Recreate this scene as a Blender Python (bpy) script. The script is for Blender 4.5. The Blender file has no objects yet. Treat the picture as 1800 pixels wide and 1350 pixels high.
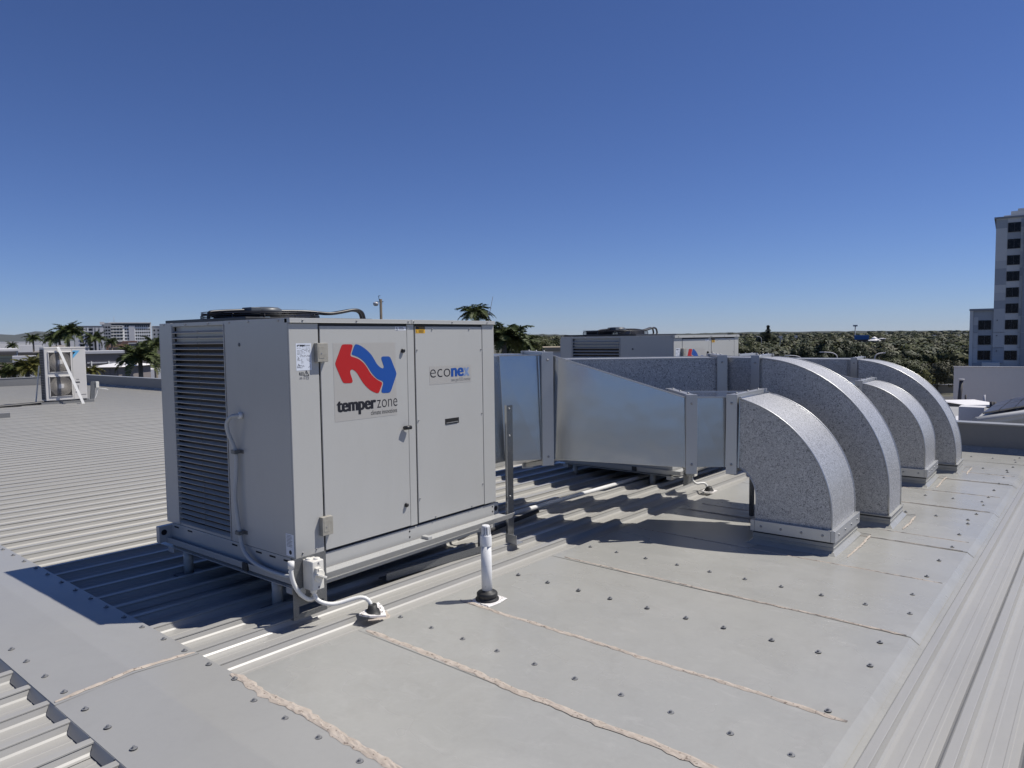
import bpy, bmesh, math, random
from mathutils import Vector, Matrix
rad = math.radians
scene = bpy.context.scene
col = scene.collection

# ------------------------------------------------------------------ camera
CAM = Vector((-2.5298, -3.6642, 1.3177))
FPX, YAW, PITCH, ROLL = 1264.74, rad(38.217), rad(3.686), rad(-0.736)
fw = Vector((math.cos(YAW)*math.cos(PITCH), math.sin(YAW)*math.cos(PITCH), -math.sin(PITCH)))
rt = Vector((math.sin(YAW), -math.cos(YAW), 0))
up = rt.cross(fw)
c_, s_ = math.cos(ROLL), math.sin(ROLL)
RT, UP = rt*c_ + up*s_, up*c_ - rt*s_
cam_d = bpy.data.cameras.new('camera')
cam_d.sensor_fit = 'HORIZONTAL'; cam_d.sensor_width = 36.0
cam_d.lens = FPX/1800*36; cam_d.clip_start = 0.05; cam_d.clip_end = 30000
cam = bpy.data.objects.new('camera', cam_d)
M = Matrix((RT, UP, -fw)).transposed().to_4x4(); M.translation = CAM
cam.matrix_world = M
col.objects.link(cam); scene.camera = cam

# ------------------------------------------------------------------ sky, sun, exposure
SUN_EL, SUN_AZ = rad(57.6), rad(-42.0)          # azimuth counted from +X towards +Y
sd = Vector((math.cos(SUN_EL)*math.cos(SUN_AZ), math.cos(SUN_EL)*math.sin(SUN_AZ), math.sin(SUN_EL)))
w = bpy.data.worlds.new('World'); scene.world = w; w.use_nodes = True
nt = w.node_tree
sky = nt.nodes.new('ShaderNodeTexSky'); sky.sky_type = 'NISHITA'; sky.sun_disc = False
sky.sun_elevation = SUN_EL
sky.sun_rotation = math.atan2(sd.x, sd.y)
sky.altitude = 0; sky.air_density = 0.8; sky.dust_density = 0.0; sky.ozone_density = 3.0
bg = nt.nodes['Background']; bg.inputs['Strength'].default_value = 0.057
tint = nt.nodes.new('ShaderNodeMix'); tint.data_type = 'RGBA'; tint.blend_type = 'MULTIPLY'; tint.inputs[0].default_value = 1.0
tint.inputs[7].default_value = (0.86, 1.0, 1.48, 1)            # the photograph's white balance on the sky light
nt.links.new(sky.outputs[0], tint.inputs[6]); nt.links.new(tint.outputs[2], bg.inputs['Color'])
sun_d = bpy.data.lights.new('sun', 'SUN'); sun_d.energy = 5.0; sun_d.angle = rad(0.5); sun_d.color = (1.0, 0.955, 0.89)
sun = bpy.data.objects.new('sun', sun_d); sun.rotation_euler = sd.to_track_quat('Z', 'Y').to_euler()
sun.location = (0, 0, 30); col.objects.link(sun)
vs = scene.view_settings
scene.display_settings.display_device = 'sRGB'
vs.view_transform = 'Standard'; vs.look = 'None'; vs.exposure = 0.0; vs.gamma = 1.0; vs.use_curve_mapping = False
scene.render.engine = 'CYCLES'
scene.cycles.max_bounces = 8

# ------------------------------------------------------------------ helpers
def at(px, py, depth):
    """world point seen in the photograph's pixel (px, py) at a distance (metres) along the view axis"""
    return CAM + (fw + RT*((px-900)/FPX) - UP*((py-675)/FPX))*depth

class MB:
    def __init__(s): s.v = []; s.f = []; s.m = []; s.mi = 0; s.sm = []; s.n = []
    def q(s, pts, smooth=False):
        n = len(s.v); s.v += [tuple(p) for p in pts]; s.f.append(tuple(range(n, n+len(pts)))); s.m.append(s.mi); s.sm.append(smooth)
    def add(s, V, F, smooth=False):
        n = len(s.v); s.v += [tuple(p) for p in V]
        for f in F: s.f.append(tuple(n+i for i in f)); s.m.append(s.mi); s.sm.append(smooth)
    def box(s, x0, x1, y0, y1, z0, z1):
        V = [(x0,y0,z0),(x1,y0,z0),(x1,y1,z0),(x0,y1,z0),(x0,y0,z1),(x1,y0,z1),(x1,y1,z1),(x0,y1,z1)]
        s.add(V, [(0,3,2,1),(4,5,6,7),(0,1,5,4),(1,2,6,5),(2,3,7,6),(3,0,4,7)])
    def obox(s, o, u, v, n):
        """box from corner o with edge vectors u, v, n (right handed)"""
        o, u, v, n = map(Vector, (o, u, v, n))
        V = [o, o+u, o+u+v, o+v, o+n, o+u+n, o+u+v+n, o+v+n]
        s.add(V, [(0,3,2,1),(4,5,6,7),(0,1,5,4),(1,2,6,5),(2,3,7,6),(3,0,4,7)])
    def bar(s, a, b, w, h, upv=(0,0,1)):
        a, b = Vector(a), Vector(b); d = (b-a).normalized(); u = Vector(upv)
        sd_ = d.cross(u)
        if sd_.length < 1e-4: sd_ = d.cross(Vector((0,1,0)))
        sd_.normalize(); u = sd_.cross(d).normalized()
        s.obox(a - sd_*w/2 - u*h/2, b-a, sd_*w, u*h) if False else s.obox(a - sd_*w/2 - u*h/2, sd_*w, u*h, b-a) if False else s._bar(a, b, sd_*w/2, u*h/2)
    def _bar(s, a, b, p, r):
        V = [a-p-r, a+p-r, a+p+r, a-p+r, b-p-r, b+p-r, b+p+r, b-p+r]
        s.add(V, [(0,1,2,3),(4,7,6,5),(0,4,5,1),(1,5,6,2),(2,6,7,3),(3,7,4,0)])
    def tube(s, path, r, seg=10, caps=True, smooth=True, r2=None, ridge=0):
        P = [Vector(p) for p in path]; n0 = len(s.v); N = len(P)
        prev = None
        for i, p in enumerate(P):
            d = (P[min(i+1,N-1)] - P[max(i-1,0)]).normalized()
            if prev is None:
                a = d.cross(Vector((0,0,1)))
                if a.length < 1e-3: a = d.cross(Vector((1,0,0)))
            else:
                a = prev - d*prev.dot(d)
            a.normalize(); prev = a; b = d.cross(a)
            rr = r if r2 is None else r + (r2-r)*i/(N-1)
            if ridge and i % 2: rr *= 1-ridge
            for k in range(seg):
                t = 2*math.pi*k/seg; s.v.append(tuple(p + a*math.cos(t)*rr + b*math.sin(t)*rr))
        for i in range(N-1):
            for k in range(seg):
                k2 = (k+1) % seg
                s.f.append((n0+i*seg+k, n0+i*seg+k2, n0+(i+1)*seg+k2, n0+(i+1)*seg+k)); s.m.append(s.mi); s.sm.append(smooth)
        if caps:
            s.f.append(tuple(n0+k for k in range(seg))[::-1]); s.m.append(s.mi); s.sm.append(False)
            s.f.append(tuple(n0+(N-1)*seg+k for k in range(seg))); s.m.append(s.mi); s.sm.append(False)
    def lathe(s, prof, cx=0, cy=0, z=0, seg=12, smooth=True):
        n0 = len(s.v)
        for r, h in prof:
            for k in range(seg):
                t = 2*math.pi*k/seg; s.v.append((cx+r*math.cos(t), cy+r*math.sin(t), z+h))
        for i in range(len(prof)-1):
            for k in range(seg):
                k2 = (k+1) % seg
                s.f.append((n0+i*seg+k, n0+i*seg+k2, n0+(i+1)*seg+k2, n0+(i+1)*seg+k)); s.m.append(s.mi); s.sm.append(smooth)
        s.f.append(tuple(n0+(len(prof)-1)*seg+k for k in range(seg))); s.m.append(s.mi); s.sm.append(False)
    def prism(s, poly, ext):
        """poly: list of 3D points (counter-clockwise seen from outside), ext: vector it is pushed along (outwards)"""
        e = Vector(ext); A = [Vector(p) for p in poly]; B = [p+e for p in A]; n = len(A)
        s.add(A+B, [tuple(range(n))[::-1], tuple(range(n, 2*n))] + [(i, (i+1) % n, n+(i+1) % n, n+i) for i in range(n)])
    def mesh(s, name):
        me = bpy.data.meshes.new(name); me.from_pydata(s.v, [], s.f)
        for i, p in enumerate(me.polygons):
            p.material_index = s.m[i]; p.use_smooth = s.sm[i]
        me.update()
        if s.n: me.normals_split_custom_set_from_vertices([tuple(x) for x in s.n])
        return me
    def build(s, name, mats, parent=None, bevel=0, loc=None):
        me = s.mesh(name)
        for m in (mats if isinstance(mats, (list, tuple)) else [mats]): me.materials.append(m)
        return link(name, me, parent, bevel, loc)

def link(name, me, parent=None, bevel=0, loc=None):
    o = bpy.data.objects.new(name, me); col.objects.link(o)
    if parent: o.parent = parent
    if loc is not None: o.location = loc
    if bevel:
        b = o.modifiers.new('bevel', 'BEVEL'); b.width = bevel; b.segments = 2; b.limit_method = 'ANGLE'; b.angle_limit = rad(40)
    return o

def tag(o, label=None, cat=None, group=None, kind=None):
    if label: o['label'] = label
    if cat: o['category'] = cat
    if group: o['group'] = group
    if kind: o['kind'] = kind
    return o

def thing(name, label, cat, loc=(0,0,0), rz=0, group=None):
    o = bpy.data.objects.new(name, None); col.objects.link(o); o.location = loc; o.rotation_euler = (0,0,rz)
    o.empty_display_size = 0.2
    return tag(o, label, cat, group)

CH = {}
def copy_tree(o, parent=None):
    c = o.copy(); col.objects.link(c)
    if parent: c.parent = parent
    for ch in list(o.children): copy_tree(ch, c)
    return c

def chaikin(P, n=2, closed=True):
    P = [Vector(p) for p in P]
    for _ in range(n):
        Q = []
        m = len(P)
        for i in range(m if closed else m-1):
            a, b = P[i], P[(i+1) % m]
            Q += [a*0.75+b*0.25, a*0.25+b*0.75]
        if not closed: Q = [P[0]] + Q + [P[-1]]
        P = Q
    return P

def smooth_path(P, n=3): return chaikin(P, n, False)

# ------------------------------------------------------------------ materials
def mat(name, base, rough=0.5, metal=0.0, spec=0.5, coat=0.0):
    m = bpy.data.materials.new(name); m.use_nodes = True
    b = m.node_tree.nodes['Principled BSDF']
    b.inputs['Base Color'].default_value = (*base, 1); b.inputs['Roughness'].default_value = rough
    b.inputs['Metallic'].default_value = metal; b.inputs['Specular IOR Level'].default_value = spec
    b.inputs['Coat Weight'].default_value = coat; b.inputs['Coat Roughness'].default_value = 0.1
    return m
def N(m, t, **kw):
    n = m.node_tree.nodes.new(t)
    for k, v in kw.items(): setattr(n, k, v)
    return n
def lk(m, a, b): m.node_tree.links.new(a, b)
def bsdf(m): return m.node_tree.nodes['Principled BSDF']
def coords(m, scale=(1,1,1), kind='Object'):
    tc = N(m, 'ShaderNodeTexCoord'); mp = N(m, 'ShaderNodeMapping'); mp.inputs['Scale'].default_value = scale
    lk(m, tc.outputs[kind], mp.inputs['Vector']); return mp.outputs['Vector']
def noise(m, vec, scale, detail=3, rough=0.55):
    n = N(m, 'ShaderNodeTexNoise'); n.inputs['Scale'].default_value = scale; n.inputs['Detail'].default_value = detail
    n.inputs['Roughness'].default_value = rough; lk(m, vec, n.inputs['Vector']); return n.outputs['Fac']
def ramp(m, fac, stops):
    r = N(m, 'ShaderNodeValToRGB'); e = r.color_ramp.elements
    e[0].position, e[0].color = stops[0][0], (*stops[0][1], 1); e[1].position, e[1].color = stops[-1][0], (*stops[-1][1], 1)
    for p, c in stops[1:-1]:
        x = e.new(p); x.color = (*c, 1)
    lk(m, fac, r.inputs['Fac']); return r.outputs['Color']
def maprange(m, fac, a, b, c, d):
    r = N(m, 'ShaderNodeMapRange'); 
    for i, v in zip(('From Min','From Max','To Min','To Max'), (a, b, c, d)): r.inputs[i].default_value = v
    lk(m, fac, r.inputs['Value']); return r.outputs['Result']
def mixc(m, fac, a, b, mode='MIX'):
    x = N(m, 'ShaderNodeMix', data_type='RGBA', blend_type=mode)
    if isinstance(fac, (int, float)): x.inputs['Factor'].default_value = fac
    else: lk(m, fac, x.inputs['Factor'])
    for s_name, v in (('A', a), ('B', b)):
        sock = [i for i in x.inputs if i.name == s_name and i.type == 'RGBA'][0]
        if isinstance(v, tuple): sock.default_value = (*v, 1)
        else: lk(m, v, sock)
    return [o for o in x.outputs if o.type == 'RGBA'][0]
def bump(m, h, strength=0.2, dist=0.01):
    b = N(m, 'ShaderNodeBump'); b.inputs['Strength'].default_value = strength; b.inputs['Distance'].default_value = dist
    lk(m, h, b.inputs['Height']); lk(m, b.outputs['Normal'], bsdf(m).inputs['Normal'])

def weathered(name, c1, c2, rough=0.4, scale=1.5, fine=60, spec=0.5, bump_s=0.0, bump_d=0.02, bump_scale=1.2, coord='Object', stretch=(1,1,1), speck=None):
    m = mat(name, c1, rough, 0, spec); v = coords(m, stretch, coord)
    n1 = noise(m, v, scale, 4); n2 = noise(m, v, fine, 2)
    a = N(m, 'ShaderNodeMath', operation='MULTIPLY_ADD'); lk(m, n2, a.inputs[0]); a.inputs[1].default_value = 0.35; lk(m, n1, a.inputs[2])
    cc = ramp(m, a.outputs[0], [(0.42, c1), (0.95, c2)])
    if speck:
        s1 = noise(m, v, speck[0], 2); f = maprange(m, s1, speck[1], speck[1]+0.04, 0, 1)
        cc = mixc(m, f, cc, speck[2])
    lk(m, cc, bsdf(m).inputs['Base Color'])
    r = maprange(m, n1, 0.3, 0.7, rough*0.85, rough*1.2); lk(m, r, bsdf(m).inputs['Roughness'])
    if bump_s: bump(m, noise(m, v, bump_scale, 1), bump_s, bump_d)
    return m

M_ = {}
M_['roof'] = weathered('roof_paint', (0.322,0.316,0.295), (0.362,0.354,0.328), 0.36, 0.9, 45, 0.5, 0.25, 0.004, 1.5, stretch=(0.35,1,1))
M_['tray'] = weathered('flashing_paint', (0.322,0.320,0.296), (0.362,0.357,0.327), 0.27, 1.3, 40, 0.5, 0.45, 0.014, 1.1)
def grime(m, c, amount, scales=((0.9,0.30),(5.5,0.22)), stretch=(1,1,1), lo=.5, hi=.75):
    """dust and faint water marks laid over a paint"""
    inp = bsdf(m).inputs['Base Color']; src = inp.links[0].from_socket
    for sc, k in scales:
        v = coords(m, stretch); n = N(m, 'ShaderNodeTexNoise'); n.inputs['Scale'].default_value = sc; n.inputs['Detail'].default_value = 7; n.inputs['Roughness'].default_value = .68; n.inputs['Distortion'].default_value = .8
        lk(m, v, n.inputs['Vector']); src = mixc(m, maprange(m, n.outputs['Fac'], lo, hi, 0, k*amount), src, c)
    lk(m, src, inp)
M_['cap'] = weathered('capping_paint', (0.298,0.296,0.283), (0.318,0.316,0.30), 0.34, 0.8, 40, 0.5, 0.3, 0.008, 0.8)
M_['parapet'] = weathered('parapet_paint', (0.16,0.163,0.165), (0.19,0.192,0.193), 0.5, 0.6, 20)
M_['cabinet'] = weathered('cabinet_powder_coat', (0.425,0.425,0.408), (0.445,0.445,0.426), 0.22, 0.7, 90, 0.5, 0.2, 0.006, 1.1)
grime(M_['tray'], (.235,.225,.20), 1.0); grime(M_['tray'], (.46,.45,.42), .7, ((1.7,.35),(14,.35)), (1,.5,1), .55, .72)
grime(M_['roof'], (.23,.22,.20), .8, ((.7,.35),(4,.25)), (.25,1,1)); grime(M_['cap'], (.23,.225,.215), .7)
grime(M_['cabinet'], (.36,.355,.335), .5, ((2.2,.35),(9,.25)), (1,1,.35))
M_['cabinet_dark'] = mat('cabinet_gap', (0.05,0.05,0.052), 0.7)
M_['coil'] = weathered('coil_fins', (0.035,0.028,0.022), (0.06,0.045,0.03), 0.6, 6, 80)
M_['black'] = weathered('black_plastic', (0.012,0.012,0.013), (0.022,0.022,0.024), 0.38, 4, 60)
M_['rubber'] = weathered('black_rubber', (0.016,0.016,0.016), (0.03,0.03,0.03), 0.55, 5, 60)
M_['motor'] = weathered('grey_motor_box', (0.07,0.08,0.09), (0.10,0.11,0.12), 0.4, 4, 60)
M_['zinc'] = weathered('zinc_bracket', (0.27,0.255,0.215), (0.36,0.345,0.30), 0.5, 30, 150)
M_['screw'] = mat('zinc_screw', (0.34,0.34,0.335), 0.48, 0.6)
M_['screw_dark'] = mat('screw_seal', (0.03,0.03,0.03), 0.7)
M_['white_plastic'] = weathered('white_plastic', (0.72,0.71,0.67), (0.78,0.775,0.74), 0.4, 8, 60)
M_['cream_plastic'] = weathered('cream_switch_plastic', (0.66,0.64,0.57), (0.74,0.72,0.66), 0.38, 8, 60)
M_['pvc'] = weathered('white_pvc_pipe', (0.66,0.66,0.65), (0.76,0.76,0.75), 0.42, 6, 50, speck=(60, 0.70, (0.40,0.39,0.37)))
M_['sealant'] = weathered('sealant', (0.35,0.295,0.24), (0.50,0.44,0.375), 0.8, 22, 120, speck=(60, 0.62, (0.20,0.16,0.13)))
M_['flash_white'] = weathered('dirty_white_flashing', (0.68,0.65,0.62), (0.78,0.76,0.74), 0.6, 12, 60, speck=(55, 0.60, (0.10,0.08,0.07)))
M_['red'] = mat('print_red', (0.42,0.011,0.009), 0.4)
M_['blue'] = mat('print_blue', (0.010,0.070,0.31), 0.4)
M_['blue_pale'] = mat('print_pale_blue', (0.19,0.27,0.46), 0.4)
M_['ink'] = mat('print_black', (0.012,0.012,0.016), 0.45)
M_['ink_grey'] = mat('print_grey', (0.16,0.16,0.17), 0.5)
M_['sticker_back'] = mat('clear_sticker_backing', (0.395,0.385,0.36), 0.42)
M_['sticker_white'] = mat('white_sticker', (0.74,0.76,0.80), 0.4)
M_['plate_silver'] = weathered('printed_data_plate', (0.60,0.64,0.72), (0.68,0.72,0.78), 0.35, 8, 90)
M_['yellow'] = mat('warning_yellow', (0.72,0.40,0.02), 0.45)
M_['light_blue'] = mat('print_light_blue', (0.13,0.42,0.68), 0.4)

def galv(name, dark, light, scale, rough_lo, rough_hi, lo=0.45, hi=0.56, metal=0.85, sizes=0.5):
    """zinc coating: flakes of different brightness and sheen"""
    m = mat(name, light, rough_lo, metal); v = coords(m)
    nz = N(m, 'ShaderNodeTexNoise'); nz.inputs['Scale'].default_value = scale*.9; nz.inputs['Detail'].default_value = 1; lk(m, v, nz.inputs['Vector'])
    add = N(m, 'ShaderNodeMix', data_type='VECTOR'); add.inputs['Factor'].default_value = 1.6/scale
    vi = [i for i in add.inputs if i.type == 'VECTOR']; lk(m, v, vi[0]); lk(m, nz.outputs['Color'], vi[1])
    vec = [o for o in add.outputs if o.type == 'VECTOR'][0]
    vo = N(m, 'ShaderNodeTexVoronoi'); vo.inputs['Scale'].default_value = scale; lk(m, vec, vo.inputs['Vector'])
    sep = N(m, 'ShaderNodeSeparateColor'); lk(m, vo.outputs['Color'], sep.inputs[0])
    n2 = noise(m, vec, scale*0.6, 3, 0.65)
    mm = N(m, 'ShaderNodeMix', data_type='FLOAT'); mm.inputs[0].default_value = sizes; lk(m, n2, mm.inputs[2]); lk(m, sep.outputs[0], mm.inputs[3])
    cc = ramp(m, mm.outputs[0], [(lo, dark), (hi, light)])
    big = noise(m, v, 1.6, 3)
    cc = mixc(m, maprange(m, big, 0.35, 0.65, 0.0, 0.25), cc, tuple(x*0.85 for x in light))
    lk(m, cc, bsdf(m).inputs['Base Color'])
    lk(m, maprange(m, mm.outputs[0], lo, hi, rough_hi, rough_lo), bsdf(m).inputs['Roughness'])
    return m
M_['spangle'] = galv('galvanised_spangle', (0.115,0.120,0.128), (0.55,0.55,0.55), 24, 0.42, 0.58, 0.36, 0.56, 0.45, 0.16)
M_['galv'] = galv('galvanised_duct_sheet', (0.46,0.475,0.49), (0.54,0.55,0.56), 110, 0.17, 0.24, 0.35, 0.6, 0.97)
bump(M_['galv'], noise(M_['galv'], coords(M_['galv']), 2.2, 2), 0.25, 0.02)
M_['galv_bar'] = galv('galvanised_angle_bar', (0.46,0.465,0.465), (0.55,0.555,0.55), 140, 0.38, 0.46, 0.35, 0.6, 0.75)
M_['galv_old'] = galv('dull_galvanised_plate', (0.085,0.088,0.088), (0.27,0.275,0.275), 75, 0.5, 0.62, 0.36, 0.58, 0.7)
M_['conduit_grey'] = weathered('grey_conduit_plastic', (0.42,0.43,0.42), (0.47,0.48,0.47), 0.45, 8, 60)
M_['far_wood'] = weathered('far_woodland', (0.022,0.026,0.016), (0.045,0.048,0.030), 0.95, .02, .12)
# dark strips let into the doors
M_['hole'] = mat('dark_opening', (0.006,0.006,0.007), 0.8)

# ------------------------------------------------------------------ roof frame (its own slight rotation and fall)
TH = rad(-1.45)
PITCHY = 0.2525                 # rib spacing
RIB_H = 0.045
def rz(x): return (-0.335 - 0.012*(x-0.3)) if x > -0.985 else (-0.3196 + 0.022*(x+0.985))     # rib top height along the fall
roof = MB(); roof.box(-9, 10.0, -9, 31.2, -0.95, -0.56)
roof_o = roof.build('roof', M_['roof']); roof_o.rotation_euler = (0,0,TH); tag(roof_o, kind='structure')

# one sheet = three ribs; profile across y, extruded along x
def sheet_profile(lip):
    P = []
    def rib(y, first):
        # approached from -y (camera side) to +y
        P.extend([(y-0.056, -RIB_H), (y-0.042, -RIB_H+0.0025), (y-0.0325, -RIB_H+0.0105), (y-0.024, -0.012)])
        if first or lip: P.extend([(y-0.0245, -0.010), (y-0.017, -0.0105), (y-0.0165, -0.0085), (y-0.0265, -0.0072), (y-0.0255, -0.001)])
        else: P.extend([(y-0.0235, -0.009), (y-0.0195, -0.0088), (y-0.0195, -0.0076), (y-0.024, -0.0066), (y-0.0235, -0.001)])
        P.extend([(y-0.021, 0.0), (y+0.014, 0.0), (y+0.020, -0.004), (y+0.034, -RIB_H+0.010), (y+0.044, -RIB_H)])
    def pan(y0):
        for d in (0.083, 0.146): P.extend([(y0+d-0.010, -RIB_H), (y0+d-0.0065, -RIB_H+0.0018), (y0+d+0.0065, -RIB_H+0.0018), (y0+d+0.010, -RIB_H)])
    for i in range(3):
        rib(i*PITCHY, i == 0); pan(i*PITCHY)
    P.append((3*PITCHY-0.059, -RIB_H))
    return P
def make_sheet(x0, x1, nm):
    P = sheet_profile(False); b = MB(); xs = [x0 + (x1-x0)*i/6 for i in range(7)]
    n = len(P); V = []
    for x in xs:
        for y, z in P: V.append((x, y, z + rz(x)))
    F = []
    for i in range(len(xs)-1):
        for k in range(n-1): F.append((i*n+k, (i+1)*n+k, (i+1)*n+k+1, i*n+k+1))
    b.add(V, F); me = b.mesh(nm); me.materials.append(M_['roof']); return me
me_r = make_sheet(-0.97, 9.95, 'roof_sheet'); me_l = make_sheet(-9.0, -1.0, 'roof_sheet')
Y0 = -0.52                      # one rib centre line
for me in (me_r, me_l):
    for k in range(-11, 42):
        o = link('roof_sheet', me, roof_o); o.location = (0, Y0 + k*3*PITCHY, random.Random(k).uniform(-0.0008, 0.0008))

# ------------------------------------------------------------------ screws
def screw_mesh():
    b = MB(); b.mi = 1; b.lathe([(0.0150, 0.0), (0.0150, 0.0032)], seg=14); b.mi = 0
    b.lathe([(0.0145, 0.0032), (0.0145, 0.0042)], seg=14, smooth=False); b.lathe([(0.0085, 0.0042), (0.0085, 0.0055)], seg=12, smooth=False); b.lathe([(0.0062, 0.0055), (0.0062, 0.0125)], seg=6, smooth=False)
    me = b.mesh('screw'); me.materials.append(M_['screw']); me.materials.append(M_['screw_dark']); return me
me_screw = screw_mesh()
def screw(x, y, z, parent, rz_=0.0, tilt=None):
    o = link('screw', me_screw, parent); o.location = (x, y, z); o.rotation_euler = (random.uniform(-.06,.06), random.uniform(-.06,.06), random.uniform(0,6)); return o
def bead(path, w, name, parent, seed=0, material='sealant', step=0.03):
    """an uneven smeared strip of sealant along a path of (x, y, z)"""
    R = random.Random(seed); b = MB(); P = [Vector(p) for p in path]; pts = []
    for a, c in zip(P[:-1], P[1:]):
        n = max(2, int((c-a).length/step))
        for i in range(n): pts.append(a.lerp(c, i/n))
    pts.append(P[-1]); V = []; off = 0
    for i, p in enumerate(pts):
        d = (pts[min(i+1, len(pts)-1)] - pts[max(i-1, 0)]).normalized(); sdv = d.cross(Vector((0,0,1))).normalized()
        off += R.uniform(-.003,.003); off *= .9
        wob = .85+.3*math.sin(i*.31+seed)*math.sin(i*.093+seed*2); wl, wr = w*R.uniform(.6,1.2)*wob, w*R.uniform(.6,1.2)*(1.7-wob); taper = min(1, (i+1)/3, (len(pts)-i)/3)
        c = p + sdv*off
        V += [c - sdv*wl*taper, c - sdv*wl*.5*taper + Vector((0,0,.0025*R.uniform(.4,1.6))), c + Vector((0,0,.0028*R.uniform(.1,1.8))), c + sdv*wr*.5*taper + Vector((0,0,.0025*R.uniform(.4,1.6))), c + sdv*wr*taper]
    F = []
    for i in range(len(pts)-1):
        for k in range(4): F.append((i*5+k, i*5+k+1, (i+1)*5+k+1, (i+1)*5+k))
    b.add(V, F); return b.build(name, M_[material], parent)

random.seed(3)
# ------------------------------------------------------------------ ridge capping
cap_o = bpy.data.objects.new('ridge_capping', None); col.objects.link(cap_o); cap_o.rotation_euler = (0,0,TH); tag(cap_o, kind='structure')
XR, XC, XL = -0.662, -0.985, -1.335
def cap_piece(y0, y1, lift):
    b = MB(); n = max(2, int((y1-y0)/0.25)); V = []
    zr, zc, zl = rz(XR)+0.004+lift, rz(XC)+0.018+lift, rz(XL)+0.004+lift
    R = random.Random(int(y0*10)+7)
    for i in range(n+1):
        y = y0+(y1-y0)*i/n; w = [R.uniform(-.0012,.0012) for _ in range(3)]
        V += [(XR+0.002, y, zr-0.012), (XR, y, zr), ((XR+XC)/2, y, (zr+zc)/2+w[0]), (XC+0.006, y, zc-0.0006), (XC-0.006, y, zc-0.0006), ((XL+XC)/2, y, (zl+zc)/2+w[1]), (XL, y, zl), (XL-0.002, y, zl-0.006)]
    F = []
    for i in range(n):
        for k in range(7): F.append((i*8+k, (i+1)*8+k, (i+1)*8+k+1, i*8+k+1))
    b.add(V, F); return b.build('capping_sheet', M_['cap'], cap_o)
cap_piece(-9, -0.055, 0.0); cap_piece(-0.095, 7.5, 0.0022); cap_piece(7.46, 15.5, 0.0); cap_piece(15.46, 31, 0.0022)
zc = rz(XC)
bead([(XL+0.01, -0.065, rz(XL)+.0075), (XC, -0.06, zc+.0215), (XR-0.01, -0.07, rz(XR)+.0075)], 0.019, 'sealant_bead', cap_o, 5)
# turned down flaps that close each pan on the near side of the ridge
fb = MB(); y0, y1 = 0.030, PITCHY-0.030
top, bot = 0.0005, -RIB_H+0.004
poly = [(0.012, y0-0.008, top), (0.012, y1+0.010, top), (-0.012, y1-0.016, bot), (-0.012, y0+0.018, bot)]
fb.prism(poly[::-1], (-0.0022, 0, 0)); me_flap = fb.mesh('turned_down_flap'); me_flap.materials.append(M_['cap'])
for k in range(-22, 60):
    o = link('turned_down_flap', me_flap, cap_o); o.location = (XL-0.012, Y0+k*PITCHY, rz(XL)+0.001)
for k in range(-18, 45):
    y = Y0+k*PITCHY
    if k > -14: screw(XR-(0.035 if k >= 0 else 0.092), y+random.uniform(-.012,.012), rz(XR)+0.0075, cap_o)
    screw(XL+0.07, y+0.02+random.uniform(-.012,.012), rz(XL)+0.0095, cap_o)

# ------------------------------------------------------------------ flat over-flashing that carries the duct penetrations
tray_o = bpy.data.objects.new('roof_flashing', None); col.objects.link(tray_o); tray_o.rotation_euler = (0,0,TH); tag(tray_o, kind='structure')
YL_, YR_ = -0.505, -2.94
joints = [-0.69, 0.075, 0.755, 1.92, 3.03, 3.98, 4.28, 5.62, 6.45, 7.32, 7.95, 9.0, 9.9]
for i, (a, c) in enumerate(zip(joints[:-1], joints[1:])):
    b = MB(); lift = 0.004 if i % 2 == 0 else 0.0065; R = random.Random(i)
    xs = [a-0.014] + [a + (c-a)*t/3 for t in (1, 2)] + [c]; ys = [YL_+0.05, YL_] + [YL_ + (YR_-YL_)*t/8 for t in range(1, 8)] + [YR_, YR_-0.045]
    V = []
    for x in xs:
        for j, y in enumerate(ys):
            z = rz(x)+lift + (0 if j in (0, len(ys)-1) else R.uniform(-.0012,.0012))
            if j == 0: z -= 0.030
            if j == len(ys)-1: z -= 0.034
            V.append((x, y, z))
    n = len(ys); F = []
    for p in range(len(xs)-1):
        for k in range(n-1): F.append((p*n+k, p*n+k+1, (p+1)*n+k+1, (p+1)*n+k))
    b.add(V, F); sh = b.build('flashing_sheet', M_['tray'], tray_o)
# narrow infill strip that runs beside the flashing on the right
b = MB(); 
for i in range(12):
    pass
xs = [-0.66 + i*0.88 for i in range(13)]
V = []
for x in xs: V += [(x, YR_-0.043, rz(x)-0.031), (x, YR_-0.075, rz(x)-0.036), (x, YR_-0.077, rz(x)-0.0415)]
b.add(V, [(i*3+k, i*3+k+1, (i+1)*3+k+1, (i+1)*3+k) for i in range(12) for k in range(2)])
b.build('edge_strip', M_['tray'], tray_o)
def jz(x): return rz(x)+0.0072
for i, x in enumerate(joints[:5]):
    y0 = {0: -0.45, 1: -0.54, 2: -0.62, 3: -0.60, 4: -0.60}[i]
    bead([(x+0.012, y0, jz(x)), (x, (y0+YR_)/2, jz(x)), (x-0.006, YR_+0.02, jz(x))], (0.030, 0.026, 0.020, 0.013, 0.009)[i], 'sealant_bead', tray_o, 11+i)
for i, x in enumerate(joints[5:11]): bead([(x, -0.62, jz(x)), (x, YR_+0.03, jz(x))], 0.006, 'sealant_bead', tray_o, 31+i)
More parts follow.
